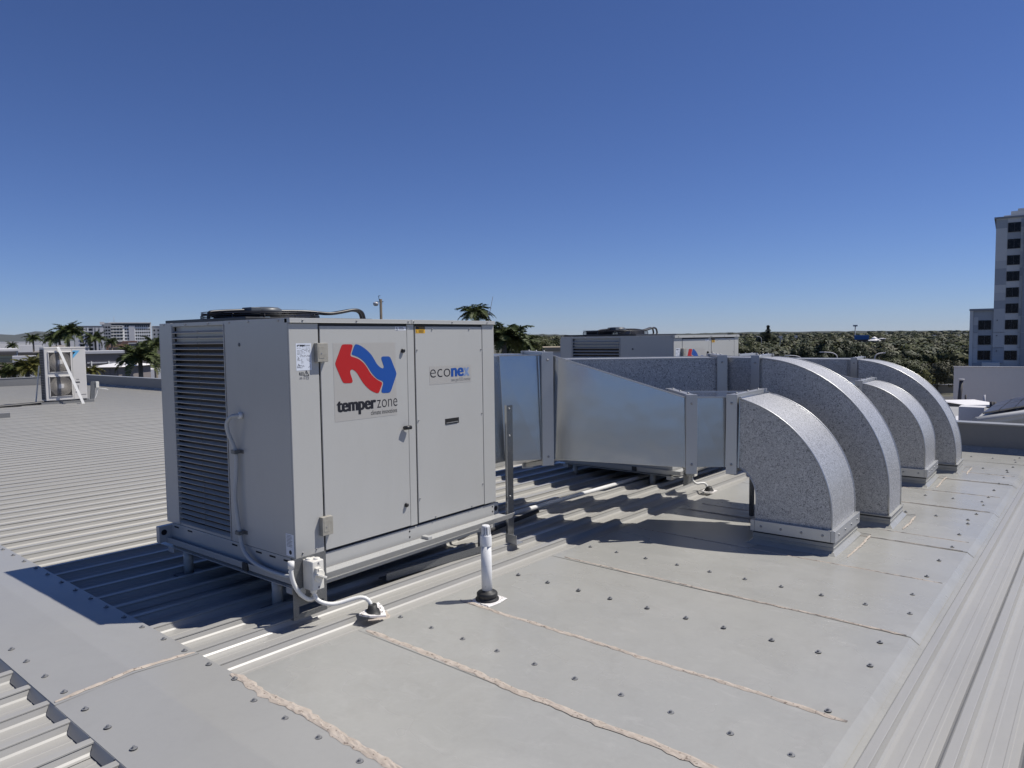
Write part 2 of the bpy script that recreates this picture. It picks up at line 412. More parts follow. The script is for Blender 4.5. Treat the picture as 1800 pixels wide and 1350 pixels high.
for k in range(0, 11):
    y = Y0 - k*PITCHY
    if k < 10:
        screw(0.343, y-0.02+random.uniform(-.012,.012), rz(.343)+0.005, tray_o)
        screw(1.385, y-0.07+random.uniform(-.012,.012), rz(1.385)+0.0075, tray_o)
        screw(2.28, y-0.08+random.uniform(-.012,.012), rz(2.28)+0.0075, tray_o)
        if k > 6:
            for x in (5.15, 6.1, 8.4, 9.4): screw(x, y, rz(x)+0.006, tray_o)
x = 0.79
while x < 9.8:
    if abs(x-1.385) > .25 and abs(x-2.28) > .25: screw(x, -2.82+random.uniform(-.01,.01), rz(x)+0.006, tray_o)
    x += 0.4665

# ------------------------------------------------------------------ text
def text_mesh(s, size, thick=0.0, align='LEFT', sx=1.0):
    cu = bpy.data.curves.new('t', 'FONT'); cu.body = s; cu.size = size; cu.offset = thick; cu.align_x = align; cu.resolution_u = 4
    o = bpy.data.objects.new('t', cu); col.objects.link(o)
    dg = bpy.context.evaluated_depsgraph_get(); me = bpy.data.meshes.new_from_object(o.evaluated_get(dg))
    bpy.data.objects.remove(o); bpy.data.curves.remove(cu)
    for v in me.vertices: v.co.x *= sx
    return me
def put_text(s, x, z, h, width, material, parent, y=-0.003, thick=0.0, name='lettering', plane='front', cap=0.73, bold=0.0):
    """lettering whose capitals are h high, stretched to a given width, lying on the front (facing -Y) or left (facing -X) face"""
    me = text_mesh(s, 1.0, 0)
    xs = [v.co.x for v in me.vertices]; x0, x1 = min(xs), max(xs)
    size = h/cap; sx = width/((x1-x0)*size) if width else 1
    if thick:
        me = text_mesh(s, 1.0, thick/size); xs = [v.co.x for v in me.vertices]; x0, x1 = min(xs), max(xs); sx = width/((x1-x0)*size)
    for v in me.vertices: v.co.x = (v.co.x-x0)*size*sx; v.co.y *= size
    if bold:
        n = len(me.vertices); V = []; F = []
        for k, dx in enumerate((-bold, -bold/2, 0, bold/2, bold)):
            V += [(v.co.x+dx, v.co.y, .00012*k) for v in me.vertices]; F += [tuple(i+n*k for i in p.vertices) for p in me.polygons]
        me = bpy.data.meshes.new(name); me.from_pydata(V, [], F)
    me.materials.append(M_[material]); o = link(name, me, parent)
    if plane == 'front': o.rotation_euler = (rad(90),0,0); o.location = (x, y, z)
    else: o.rotation_euler = (rad(90),0,rad(-90)); o.location = (y, x, z)
    return o
def front_poly(pts, y, material, name, parent, t=0.0008):
    b = MB(); b.prism([(x, y, z) for x, z in pts], (0, -t, 0))
    o = b.build(name, M_[material], parent); return o
def ccw(P):
    a = sum(P[i][0]*P[(i+1) % len(P)][1]-P[(i+1) % len(P)][0]*P[i][1] for i in range(len(P)))
    return P if a > 0 else P[::-1]

# ------------------------------------------------------------------ packaged rooftop unit
UW, UD, UH = 1.896, 1.57, 1.45
def make_unit():
    t = thing('rooftop_air_conditioner', 'large front rooftop air conditioner with its big red and blue logo fully in view', 'air conditioner', group='packaged air conditioners with red and blue logo')
    cab = M_['cabinet']
    # body set back behind the panels
    b = MB(); b.box(0.055, UW-0.012, 0.012, UD, 0.0, UH-0.03); b.box(0.03, 0.055, 0.012, 0.70, 0, UH-.03); b.box(0.03, 0.055, 1.40, UD, 0, UH-.03); b.build('inner_casing', M_['cabinet_dark'], t)
    def panel(x0, x1, z0, z1, nm='side_panel', y0=0.0): 
        b = MB(); b.box(x0, x1, y0, 0.0115, z0, z1); return b.build(nm, cab, t, 0.003)
    b = MB(); b.box(0.0, 0.209, 0.0, 0.0115, 0.0, UH-0.03); b.build('corner_panel', cab, t, 0.003)
    d1 = panel(0.222, 0.9495, 0.004, 1.405, 'access_door'); panel(0.953, 1.019, 0.0, 1.42, 'centre_post', 0.001)
    d2 = panel(1.031, 1.7485, 0.004, 1.405, 'access_door'); panel(1.755, UW, 0.0, UH-0.03, 'corner_panel')
    # right end and back
    b = MB(); b.box(UW-0.0115, UW, 0.012, UD, 0.0, UH-0.03); b.build('end_panel', cab, t, 0.003)
    b = MB(); b.box(0.0, UW, UD, UD+0.01, 0.0, UH-0.03); b.build('back_panel', cab, t, 0.003)
    # left end: big panel, louvre frame, corner strip
    b = MB(); b.box(0.0, 0.029, 0.012, 0.702, 0.0, UH); b.build('side_panel', cab, t, 0.003)
    b = MB(); b.box(0.0, 0.029, 1.402, UD, 0.0, UH); b.build('corner_panel', cab, t, 0.003)
    b = MB(); b.box(0.002, 0.029, 0.7025, 1.4015, 1.425, UH-0.001); b.build('louvre_head', cab, t, 0.002)
    b = MB(); b.box(0.002, 0.029, 0.7025, 1.4015, 0.0, 0.018); b.build('louvre_sill', cab, t, 0.002)
    b = MB(); b.box(-0.004, 0.02, 1.388, 1.3965, 0.005, 1.43); b.box(-0.004, 0.02, 0.706, 0.713, 0.005, 1.43); b.build('louvre_frame', cab, t, 0.001)
    b = MB(); b.box(0.052, 0.054, 0.71, 1.39, 0.02, 1.42); 
    cl = b.build('condenser_coil', M_['coil'], t)
    b = MB(); b.box(0.030, 0.033, 0.715, 1.385, 1.318, 1.423); b.build('blanking_plate', cab, t)
    sb = MB(); prof = [(-0.003, 0.0), (-0.0045, 0.0030), (0.0225, 0.0165), (0.024, 0.0135)]
    sb.prism([(x, 1.387, z) for x, z in prof], (0, -0.673, 0)); me = sb.mesh('louvre_slat'); me.materials.append(cab)
    kb = MB(); kb.bar((-0.0046, 1.037, 0.001), (-0.0046, 1.027, 0.016), 0.0015, 0.004, (1,0,0)); me_k = kb.mesh('slat_clip'); me_k.materials.append(M_['screw'])
    nsl = 37
    for i in range(nsl):
        z = 0.022 + i*1.392/nsl
        s_ob = link('louvre_slat', me, t); s_ob.location = (0, 0, z)
        kk = link('slat_clip', me_k, s_ob)
    # cap in two pieces along the front, screws in its edge
    for x0, x1 in ((0.0, 0.981), (0.985, UW+0.001)):
        b = MB(); b.box(x0, x1, -0.0135, 0.04, 1.4225, UH+0.001); b.box(x0, x1, -0.017, -0.0135, 1.4225, 1.426); b.build('top_capping', cab, t, 0.002)
    b = MB(); b.box(0.03, UW-0.002, 0.04, UD, UH-0.03, UH-0.004); b.build('roof_panel', cab, t, 0.002)
    fs = MB(); fs.lathe([(0.0062, 0), (0.0062, 0.0015), (0.0045, 0.005)], seg=8); fs.lathe([(0.0036, 0.005), (0.0036, 0.0075)], seg=6, smooth=False)
    me_fs = fs.mesh('panel_screw'); me_fs.materials.append(M_['screw'])
    def fscrew(x, z, y=0.0):
        o = link('panel_screw', me_fs, t); o.location = (x, y, z); o.rotation_euler = (rad(90), 0, 0)
    for x in (0.09, 0.50, 0.955, 1.005, 1.40, 1.80): fscrew(x, 1.437, -0.0135)
    for z in (1.24, 0.74, 0.18): fscrew(1.046, z); fscrew(1.735, z-0.01)
    for x in (1.20, 1.60): fscrew(x, 1.385); fscrew(x, 0.018)
    for x in (0.05, 0.15): fscrew(x, 0.03)
    # left end small fixings
    ls = MB(); ls.lathe([(0.012, 0), (0.012, 0.003), (0.008, 0.004)], seg=10); me_ls = ls.mesh('plug'); me_ls.materials.append(M_['motor'])
    o = link('plug', me_ls, t); o.location = (0, 0.531, 1.295); o.rotation_euler = (0, rad(-90), 0)
    for y in (0.10, 0.42, 0.64, 0.9, 1.2, 1.50):
        o = link('panel_screw', me_fs, t); o.location = (0, y, 1.437); o.rotation_euler = (0, rad(-90), 0)
    # hinges
    for z in (1.242, 0.166):
        b = MB(); b.box(0.176, 0.256, -0.034, 0.0, z-0.058, z+0.058); h = b.build('hinge_cover', M_['zinc'], t, 0.003)
        b = MB(); b.box(0.186, 0.226, -0.0355, -0.034, z-0.035, z+0.037); b.build('hinge_plate', M_['zinc'], h, 0.001)
        b = MB(); b.lathe([(0.004, 0), (0.004, 0.003)], seg=8); o = b.build('hinge_pin', M_['screw'], h); o.location = (0.205, -0.0355, z-0.004); o.rotation_euler = (rad(90),0,0)
    # latches
    lb = MB(); lb.lathe([(0.0145, 0), (0.0145, 0.014), (0.010, 0.020)], seg=14); me_l = lb.mesh('latch'); me_l.materials.append(M_['black'])
    for x, z in ((0.906, 1.237), (0.907, 0.160)):
        o = link('latch', me_l, t); o.location = (x, 0, z); o.rotation_euler = (rad(90),0,0)
    b = MB(); b.tube([(0.892, -0.020, 0.704), (0.945, -0.030, 0.704)], 0.014, 10); b.tube([(0.906, 0.0, 0.704), (0.906, -0.022, 0.704)], 0.010, 10); b.build('door_handle', M_['black'], t, 0)
    # recessed pull in the right door
    b = MB(); b.box(1.318, 1.470, -0.0006, 0.0, 0.682, 0.724); h = b.build('recessed_handle', M_['hole'], t)
    b = MB(); b.bar((1.328, -0.004, 0.692), (1.456, -0.004, 0.694), 0.006, 0.005); b.build('handle_lip', M_['screw'], h)
    # base channels with lifting eyes, side base with slots
    for y0, y1, nm in ((0.014, 0.06, 0), (UD-0.05, UD-0.004, 1)):
        b = MB(); b.box(0.0 if nm == 0 else -0.09, UW+0.045, y0, y1, -0.135, -0.016); b.box(-0.0, UW+0.03, y0-0.008, y0, -0.135, -0.130)
        ch = b.build('base_channel', cab, t, 0.003)
        for x in ((UW+0.012,) if nm == 0 else (-0.055, UW+0.012)):
            e = MB(); e.lathe([(0.021, 0), (0.021, 0.0012)], seg=14); o = e.build('lifting_eye', M_['hole'], ch); o.location = (x, y0, -0.062); o.rotation_euler = (rad(90),0,0)
        for x in (0.95, UW-0.03):
            for z in (-0.04, -0.08):
                e = MB(); e.lathe([(0.007, 0), (0.007, 0.0012)], seg=8); o = e.build('bolt_hole', M_['hole'], ch); o.location = (x, y0, z); o.rotation_euler = (rad(90),0,0)
    b = MB(); b.box(0.004, 0.03, 0.06, UD-0.05, -0.165, -0.004); bs = b.build('base_side', cab, t, 0.003)
    for y in (0.10, 0.25, 0.40, 0.68, 1.26, 1.45):
        e = MB(); e.box(0.003, 0.004, y-0.032, y+0.032, -0.031, -0.020); e.build('slot', M_['hole'], bs)
    b = MB(); b.box(0.03, UW-0.02, 0.06, UD-0.05, -0.10, -0.001); b.build('base_tray', M_['cabinet_dark'], t)
    # labels and print
    st = front_poly([(0.318,0.800),(0.842,0.800),(0.842,1.296),(0.318,1.296)], -0.0002, 'sticker_back', 'logo_sticker', t, 0.0006)
    redp = [(0.395,1.289),(0.430,1.289),(0.469,1.288),(0.4745,1.277),(0.464,1.250),(0.453,1.221),(0.459,1.21),(0.490,1.203),(0.521,1.192),(0.545,1.177),(0.569,1.158),(0.593,1.128),(0.616,1.095),(0.640,1.072),(0.666,1.053),(0.690,1.041),(0.713,1.031),(0.715,1.019),(0.700,0.990),(0.685,0.962),(0.67,0.959),(0.638,0.970),(0.606,0.987),(0.577,1.010),(0.55,1.037),(0.530,1.065),(0.51,1.094),(0.494,1.112),(0.477,1.123),(0.462,1.128),(0.453,1.124),(0.446,1.111),(0.457,1.080),(0.468,1.05),(0.457,1.04),(0.430,1.041),(0.4,1.042),(0.386,1.049),(0.359,1.105),(0.332,1.161),(0.333,1.177),(0.360,1.230),(0.384,1.282)]
    bluep = [(0.503,1.290),(0.535,1.280),(0.565,1.265),(0.598,1.243),(0.628,1.217),(0.650,1.187),(0.669,1.159),(0.684,1.144),(0.698,1.133),(0.712,1.126),(0.725,1.122),(0.735,1.132),(0.723,1.162),(0.711,1.192),(0.719,1.203),(0.750,1.203),(0.782,1.202),(0.796,1.192),(0.820,1.140),(0.845,1.09),(0.845,1.075),(0.818,1.020),(0.792,0.966),(0.777,0.956),(0.745,0.957),(0.715,0.958),(0.705,0.969),(0.716,1.000),(0.727,1.027),(0.717,1.039),(0.695,1.047),(0.673,1.056),(0.648,1.075),(0.624,1.1),(0.600,1.133),(0.576,1.163),(0.553,1.184),(0.528,1.2),(0.497,1.213),(0.467,1.221),(0.463,1.229),(0.476,1.256),(0.489,1.283)]
    front_poly([(p.x, p.y) for p in chaikin([(a, c, 0) for a, c in ccw(redp)], 2)], -0.0012, 'red', 'red_arrow', t)
    front_poly([(p.x, p.y) for p in chaikin([(a, c, 0) for a, c in ccw(bluep)], 2)], -0.0012, 'blue', 'blue_arrow', t)
    put_text('temper', 0.338, 0.862, 0.088, 0.316, 'ink', t, -0.0014, 0.0012, bold=0.0052)
    put_text('zone', 0.666, 0.861, 0.088, 0.182, 'ink', t, -0.0014, -0.0012)
    put_text('climate innovations', 0.612, 0.819, 0.032, 0.232, 'ink', t, -0.0014)
    st2 = front_poly([(1.165,0.985),(1.615,0.985),(1.615,1.118),(1.165,1.118)], -0.0002, 'sticker_back', 'model_sticker', t, 0.0006)
    put_text('eco', 1.171, 1.036, 0.098, 0.212, 'ink', t, -0.0014, -0.0016)
    put_text('ne', 1.396, 1.035, 0.098, 0.130, 'blue', t, -0.0014, 0.0012, bold=0.0055)
    put_text('x', 1.533, 1.034, 0.098, 0.058, 'blue_pale', t, -0.0014, 0.0008, bold=0.005)
    put_text('new gen R32 inverter', 1.391, 0.998, 0.026, 0.218, 'ink_grey', t, -0.0014)
    # rating plate
    pl = front_poly([(0.046,1.137),(0.156,1.137),(0.156,1.300),(0.046,1.300)], -0.0002, 'plate_silver', 'rating_plate', t, 0.0006)
    front_poly([(0.052,1.285),(0.064,1.293),(0.070,1.288),(0.058,1.280)], -0.0010, 'ink', 'plate_logo', t, 0.0003)
    put_text('temper', 0.072, 1.282, 0.013, 0.040, 'ink', t, -0.0011, 0.0012)
    put_text('zone', 0.113, 1.282, 0.013, 0.032, 'ink', t, -0.0011)
    R = random.Random(4); b = MB()
    for i in range(17):
        z = 1.270-i*0.0074; x = 0.054
        if i in (8, 13): continue
        while x < 0.148:
            l = R.uniform(.006, .024)
            if R.random() < .75: b.box(x, min(x+l, .149), -0.0011, -0.0009, z, z+0.0024)
            x += l+R.uniform(.003,.012)
    b.build('plate_print', M_['ink_grey'], t)
    def tri(x, z, s, nm='warning_triangle'):
        b = MB(); P = [(x, z), (x+s, z), (x+s/2, z+s*.9)]
        for i in range(3): b.bar((P[i][0], -0.0012, P[i][1]), (P[(i+1) % 3][0], -0.0012, P[(i+1) % 3][1]), 0.0004, s*.09, (0,0,1) if i == 0 else (1,0,0))
        b.box(x+s*.46, x+s*.54, -0.0013, -0.0010, z+s*.2, z+s*.6); return b.build(nm, M_['ink'], t)
    tri(0.056, 1.205, 0.013); tri(0.052, 1.157, 0.022); tri(0.098, 1.104, 0.035)
    put_text('R32', 0.065, 1.108, 0.019, 0.032, 'ink', t, -0.0011, 0.0005)
    b = MB(); b.box(0.066, 0.086, -0.0011, -0.0009, 1.086, 1.090); b.box(0.068, 0.083, -0.0011, -0.0009, 1.094, 1.096); b.box(0.096, 0.099, -0.0011, -0.0009, 1.083, 1.097); b.box(0.104, 0.106, -0.0011, -0.0009, 1.083, 1.097)
    b.box(0.114, 0.132, -0.0011, -0.0009, 1.083, 1.0855); b.box(0.114, 0.132, -0.0011, -0.0009, 1.095, 1.097); b.box(0.114, 0.1163, -0.0011, -0.0009, 1.083, 1.097); b.box(0.1297, 0.132, -0.0011, -0.0009, 1.083, 1.097)
    b.build('plate_print', M_['ink_grey'], t)
    s1 = front_poly([(0.842,1.377),(0.943,1.377),(0.943,1.403),(0.842,1.403)], -0.0002, 'sticker_white', 'warning_sticker', t, 0.0006)
    tri(0.848, 1.380, 0.021)
    b = MB(); b.box(0.877, 0.918, -0.0011, -0.0009, 1.3955, 1.399)
    for z in (1.391, 1.387, 1.383): b.box(0.877, 0.925, -0.0011, -0.0009, z, z+0.0018)
    b.build('sticker_print', M_['ink_grey'], t)
    front_poly([(1.036,1.357),(1.128,1.357),(1.128,1.4075),(1.036,1.4075)], -0.0002, 'yellow', 'danger_sticker', t, 0.0006)
    front_poly([(1.037,1.384),(1.127,1.384),(1.127,1.4065),(1.037,1.4065)], -0.0009, 'ink', 'sticker_header', t, 0.0003)
    put_text('WARNING', 1.066, 1.389, 0.010, 0.054, 'yellow', t, -0.0014)
    b = MB()
    for i, z in enumerate((1.376, 1.371, 1.366, 1.361)): b.box(1.064, 1.118-0.006*(i % 2), -0.0011, -0.0009, z, z+0.0026)
    b.box(1.040, 1.058, -0.0011, -0.0009, 1.372, 1.3745); b.box(1.040, 1.056, -0.0011, -0.0009, 1.362, 1.3645); b.box(1.040, 1.044, -0.0011, -0.0009, 1.367, 1.378); b.build('sticker_print', M_['ink'], t)
    # paper label low on the left end
    b = MB(); b.box(-0.0008, 0.0, 0.014, 0.095, 0.012, 0.148); b.build('paper_label', M_['sticker_white'], t)
    b = MB(); R = random.Random(9)
    for i in range(9): b.box(-0.0013, -0.0009, 0.03+R.uniform(0,.01), 0.088, 0.138-i*0.0085, 0.141-i*0.0085)
    b.build('label_print', M_['ink_grey'], t)
    b = MB(); b.lathe([(0.014, 0), (0.014, 0.0006)], seg=8); o = b.build('label_seal', M_['ink'], t); o.location = (-0.0008, 0.052, 0.036); o.rotation_euler = (0, rad(-90), 0)
    # fan on top
    fx, fy, fr = 0.52, 1.08, 0.40
    b = MB(); b.box(0.03, 1.08, 0.50, UD-0.03, UH-0.003, UH+0.022); b.build('fan_deck', M_['black'], t, 0.004)
    g = MB(); zt_ = UH+0.078
    for k in range(9):
        r = 0.07+k*(fr-0.07)/8; pts = [(fx+r*math.cos(a*math.pi/16), fy+r*math.sin(a*math.pi/16), zt_ - 0.018*(r/fr)**2) for a in range(33)]
        g.tube(pts, 0.0035, 4, False)
    for k in range(5):
        z = UH+0.024+k*0.012; pts = [(fx+(fr+0.012)*math.cos(a*math.pi/16), fy+(fr+0.012)*math.sin(a*math.pi/16), z) for a in range(33)]; g.tube(pts, 0.003, 4, False)
    for k in range(12):
        a = k*math.pi/6; c, s__ = math.cos(a), math.sin(a)
        g.tube([(fx+0.07*c, fy+0.07*s__, zt_), (fx+fr*c, fy+fr*s__, zt_-0.018), (fx+(fr+0.012)*c, fy+(fr+0.012)*s__, zt_-0.03), (fx+(fr+0.012)*c, fy+(fr+0.012)*s__, UH+0.02)], 0.0045, 5, False)
    g.build('fan_guard', M_['black'], t)
    b = MB()
    for k in range(6):
        a = k*math.pi/3; c, s__ = math.cos(a), math.sin(a); u = Vector((c, s__, 0)); v = Vector((-s__, c, 0.35)).normalized()
        o_ = Vector((fx, fy, UH+0.035)); b.q([o_+u*0.09-v*0.05, o_+u*(fr-.03)-v*0.10, o_+u*(fr-.03)+v*0.10, o_+u*0.09+v*0.05])
    b.build('fan_blade', M_['black'], t)
    b = MB(); b.lathe([(0.115, 0.0), (0.12, 0.02), (0.118, 0.045), (0.095, 0.058), (0.05, 0.062)], fx+0.03, fy, UH+0.055, 20); mo = b.build('fan_motor', M_['motor'], t)
    b = MB(); b.box(fx-0.14, fx-0.06, fy-0.09, fy+0.03, UH+0.06, UH+0.110); b.box(fx-0.055, fx+0.035, fy-0.08, fy+0.03, UH+0.062, UH+0.108); b.build('terminal_box', M_['motor'], mo, 0.005)
    # corner posts of the fan guard, frame hoop and the two cables that dive into the roof panel
    b = MB(); b.box(fx+fr-0.02, fx+fr+0.03, fy-0.08, fy-0.02, UH, UH+0.072); b.build('guard_foot', M_['black'], t)
    b = MB(); b.tube(smooth_path([(0.105, fy, UH+0.02), (0.105, fy, UH+0.062), (0.125, fy, UH+0.076), (0.42, fy, UH+0.092)], 3), 0.011, 8); b.build('guard_foot', M_['black'], t)
    for dy, ex in ((0.0, 1.365), (0.07, 1.395)):
        path = smooth_path([(fx+0.06, fy-0.05+dy*.3, UH+0.085), (fx+0.35, fy-0.1+dy*.3, UH+0.088), (fx+0.52, fy-0.12+dy*.5, UH+0.070), (1.14, fy-0.14+dy*.6, UH+0.085), (ex-0.09, fy-0.15+dy, UH+0.112), (ex-0.02, fy-0.15+dy, UH+0.095), (ex, fy-0.15+dy, UH+0.045), (ex+0.004, fy-0.15+dy, UH-0.005)], 3)
        b = MB(); b.tube(path, 0.0125, 8); ca = b.build('power_cable', M_['black'], t)
        b = MB(); b.lathe([(0.026, 0), (0.026, 0.018), (0.018, 0.022), (0.018, 0.034)], ex+0.003, fy-0.15+dy, UH-0.004, 10); b.build('cable_gland', M_['black'], ca)
    return t
unit1 = make_unit()

# ------------------------------------------------------------------ support frame under the unit
def make_frame():
    t = thing('support_frame', 'grey steel support frame with round posts under the front air conditioner', 'frame', group='support frames under the air conditioners')
    cab = M_['cabinet']
    b = MB(); b.prism([(-0.040, -0.105, -0.100), (-0.040, -0.105, -0.103), (-0.030, -0.105, -0.146), (-0.027, -0.105, -0.146), (-0.035, -0.105, -0.100)], (0, 1.77, 0)); b.box(-0.030, 0.05, -0.10, 1.66, -0.172, -0.168); b.tube([(-0.012,-0.08,-0.128),(-0.012,1.62,-0.128)], 0.013, 8); b.build('side_rail', cab, t)
    b = MB(); b.prism([(-0.035, -0.105, -0.098), (-0.035, -0.105, -0.101), (-0.035, -0.078, -0.146), (-0.035, -0.074, -0.146), (-0.035, -0.100, -0.098)][::-1], (2.04, 0, 0)); b.box(-0.035, 1.90, -0.100, -0.02, -0.102, -0.099); b.build('front_rail', cab, t)
    b = MB(); b.box(1.90, 1.905, 0.0, 1.60, -0.17, -0.12); b.build('side_rail', cab, t, 0.001)
    b = MB(); b.box(-0.02, 1.90, 0.02, 0.08, -0.215, -0.166); b.build('bearer', cab, t, 0.002)
    b = MB(); b.box(-0.02, 1.90, 1.46, 1.54, -0.215, -0.166); b.build('bearer', cab, t, 0.002)
    for x, y in ((0.055, 1.40), (0.062, 0.30), (1.76, 0.04), (1.76, 1.40)):
        b = MB(); zb = rz(x)-RIB_H+0.012
        b.tube([(x, y, zb), (x, y, -0.168)], 0.034, 14); po = b.build('post', cab, t)
        b = MB(); b.box(x-0.09, x+0.09, y-0.05, y+0.05, zb-0.012, zb); b.build('foot_plate', M_['galv_old'], po)
        b = MB(); b.box(x-0.05, x+0.05, y-0.045, y+0.045, -0.178, -0.1675) ; b.build('head_plate', cab, po)
    b = MB(); b.box(1.02, 1.06, -0.10, -0.03, -0.098, -0.080); b.build('clamp', cab, t, 0.002)
    b = MB(); b.bar((-0.040, 0.46, -0.125), (-0.040, 0.52, -0.125), 0.010, 0.05); b.build('clamp', M_['rubber'], t)
    return t
frame1 = make_frame()
unit2 = copy_tree(unit1); unit2.location = (5.05, -0.045, -0.131); unit2.rotation_euler = (0, 0, rad(-1))
unit2['label'] = 'farther grey packaged rooftop air conditioner half hidden behind the galvanised ducts'
frame2 = copy_tree(frame1); frame2.location = (5.05, -0.045, -0.131); frame2.rotation_euler = (0, 0, rad(-1))
frame2['label'] = 'grey steel support frame hidden beneath the farther air conditioner behind the ducts'
for ch in frame2.children:
    if ch.name.startswith('post'): ch.scale = (1, 1, 0.9); ch.location.z -= 0.02

# ------------------------------------------------------------------ sheet metal ducts
def section(a, c, mname, parent, nm='duct_section'):
    """a, c: stations (near xy, far xy, z bottom near, z bottom far, z top)"""
    b = MB()
    def ring(s):
        n, f = Vector((*s[0], 0)), Vector((*s[1], 0)); k = n + (f-n).normalized()*(.062*(s[4]-s[2])/.93 if mname == 'galv' else 0)
        return [(s[0][0], s[0][1], s[2]), (s[1][0], s[1][1], s[3]), (s[1][0], s[1][1], s[4]), (k.x, k.y, s[4])]
    A, B = ring(a), ring(c)
    b.add(A+B, [(0,1,5,4), (1,2,6,5), (2,3,7,6), (3,0,4,7), (0,3,2,1), (4,5,6,7)])
    bm_o = b.build(nm, M_[mname], parent, 0.003)
    # folded edge along the two upper corners
    for k in (2, 3):
        s_ = MB(); s_.bar(Vector(A[k])+Vector((0,0,.003)), Vector(B[k])+Vector((0,0,.003)), 0.012, 0.010)
        s_.build('folded_edge', M_['galv_bar'], bm_o)
    return bm_o
def flange(s, wdir, width, parent, out=0.032, drop=0.05, screws=True, mname='galv_bar'):
    """ring of four angle bars round a duct at station s; wdir: unit xy vector along the duct"""
    n, f = Vector((*s[0], 0)), Vector((*s[1], 0)); ax = Vector((*wdir, 0)).normalized(); sdv = (n-f).normalized()
    o_n = n - ax*width/2; o_f = f - ax*width/2
    def bar(o, ext, z0, z1):
        b = MB(); b.obox(o + Vector((0,0,z0)), ax*width, ext, Vector((0,0,z1-z0))) ; return b
    b = MB(); b._bar(o_n+ax*width/2+sdv*(out/2-.002)+Vector((0,0,s[2]-drop)), o_n+ax*width/2+sdv*(out/2-.002)+Vector((0,0,s[4]+out)), ax*width/2, sdv*out/2)
    nb = b.build('flange_bar', M_[mname], parent, 0.002)
    if screws:
        for z in (s[4]-0.04, s[2]+0.03):
            e = MB(); e.lathe([(0.011, 0), (0.011, 0.003), (0.006, 0.008)], seg=8); o = e.build('flange_bolt', M_['screw'], nb)
            p = n + sdv*(out-.002) + Vector((0,0,z)); o.location = p; o.rotation_euler = sdv.to_track_quat('Z', 'Y').to_euler()
    b = MB(); b._bar(o_f+ax*width/2-sdv*(out/2-.002)+Vector((0,0,s[3]-drop)), o_f+ax*width/2-sdv*(out/2-.002)+Vector((0,0,s[4]+out)), ax*width/2, sdv*out/2); b.build('flange_bar', M_[mname], parent, 0.002)
    ztop = Vector((0,0,s[4]+out/2)); b = MB(); b._bar(n-sdv*.003+ztop, f+sdv*.003+ztop, ax*width*.32, Vector((0,0,out/2-.001))); tb = b.build('flange_bar', M_[mname], parent, 0.002)
    b = MB(); b._bar(n-sdv*.003+Vector((0,0,s[2]-.018)), f+sdv*.003+Vector((0,0,s[3]-.018)), ax*width*.32, Vector((0,0,.017))); b.build('flange_bar', M_[mname], parent, 0.002)
    for k in range(3):
        e = MB(); e.lathe([(0.010, 0), (0.010, 0.005), (0.006, 0.011)], seg=6); o = e.build('flange_bolt', M_['screw'], tb); o.location = n.lerp(f, .12+.38*k) + Vector((0,0,s[4]+out))
def elbow(x0, x1, cy, cz, R, y_in, throat, z_bot, parent, mname='spangle'):
    a0 = math.asin((cy-y_in)/R); n = 22
    outer = []
    for i in range(n+1):
        a = a0 + (math.pi/2-a0)*i/n; outer.append((cy - R*math.sin(a), cz + R*math.cos(a)))
    outer.append((cy-R, z_bot))
    T = [Vector((p[0], p[1], 0)) for p in throat]
    T = chaikin(T, 3, False)
    # resample the throat to the same number of points
    L = [0]
    for p, q in zip(T[:-1], T[1:]): L.append(L[-1]+(q-p).length)
    m = len(outer); inner = []
    for i in range(m):
        d = L[-1]*i/(m-1); k = max(j for j in range(len(L)) if L[j] <= d+1e-9); k = min(k, len(L)-2)
        t_ = (d-L[k])/max(1e-9, L[k+1]-L[k]); q = T[k].lerp(T[k+1], t_); inner.append((q.x, q.y))
    b = MB(); V = []
    for (y, z), (yi, zi) in zip(outer, inner): V += [(x0, y, z), (x0, yi, zi), (x1, y, z), (x1, yi, zi)]
    for i in range(m-1):
        k = i*4; l = k+4
        b.add([V[k], V[k+1], V[l+1], V[l]], [(0,1,2,3)])
    b.build('elbow_cheek', M_[mname], parent); b = MB()
    for i in range(m-1):
        k = i*4; l = k+4
        b.add([V[k+2], V[k+3], V[l+3], V[l+2]], [(3,2,1,0)])
    b.build('elbow_cheek', M_[mname], parent)
    b = MB(); Vo = [(x, y, z) for (y, z) in outer for x in (x0, x1)]; b.add(Vo, [(i*2, i*2+2, i*2+3, i*2+1) for i in range(m-1)], True); b.build('elbow_wrapper', M_[mname], parent)
    b = MB(); Vi = [(x, y, z) for (y, z) in inner for x in (x0, x1)]; b.add(Vi, [(i*2, i*2+1, i*2+3, i*2+2) for i in range(m-1)], True); b.build('elbow_throat', M_[mname], parent)
    for xx in (x0, x1):
        s_ = MB(); s_.tube([(xx, y, z) for y, z in outer], 0.0075, 6); s_.build('folded_edge', M_['galv_bar'], parent)
    s_ = MB(); s_.tube([(x0, y, z) for y, z in inner], 0.005, 6); s_.build('folded_edge', M_['galv_bar'], parent)
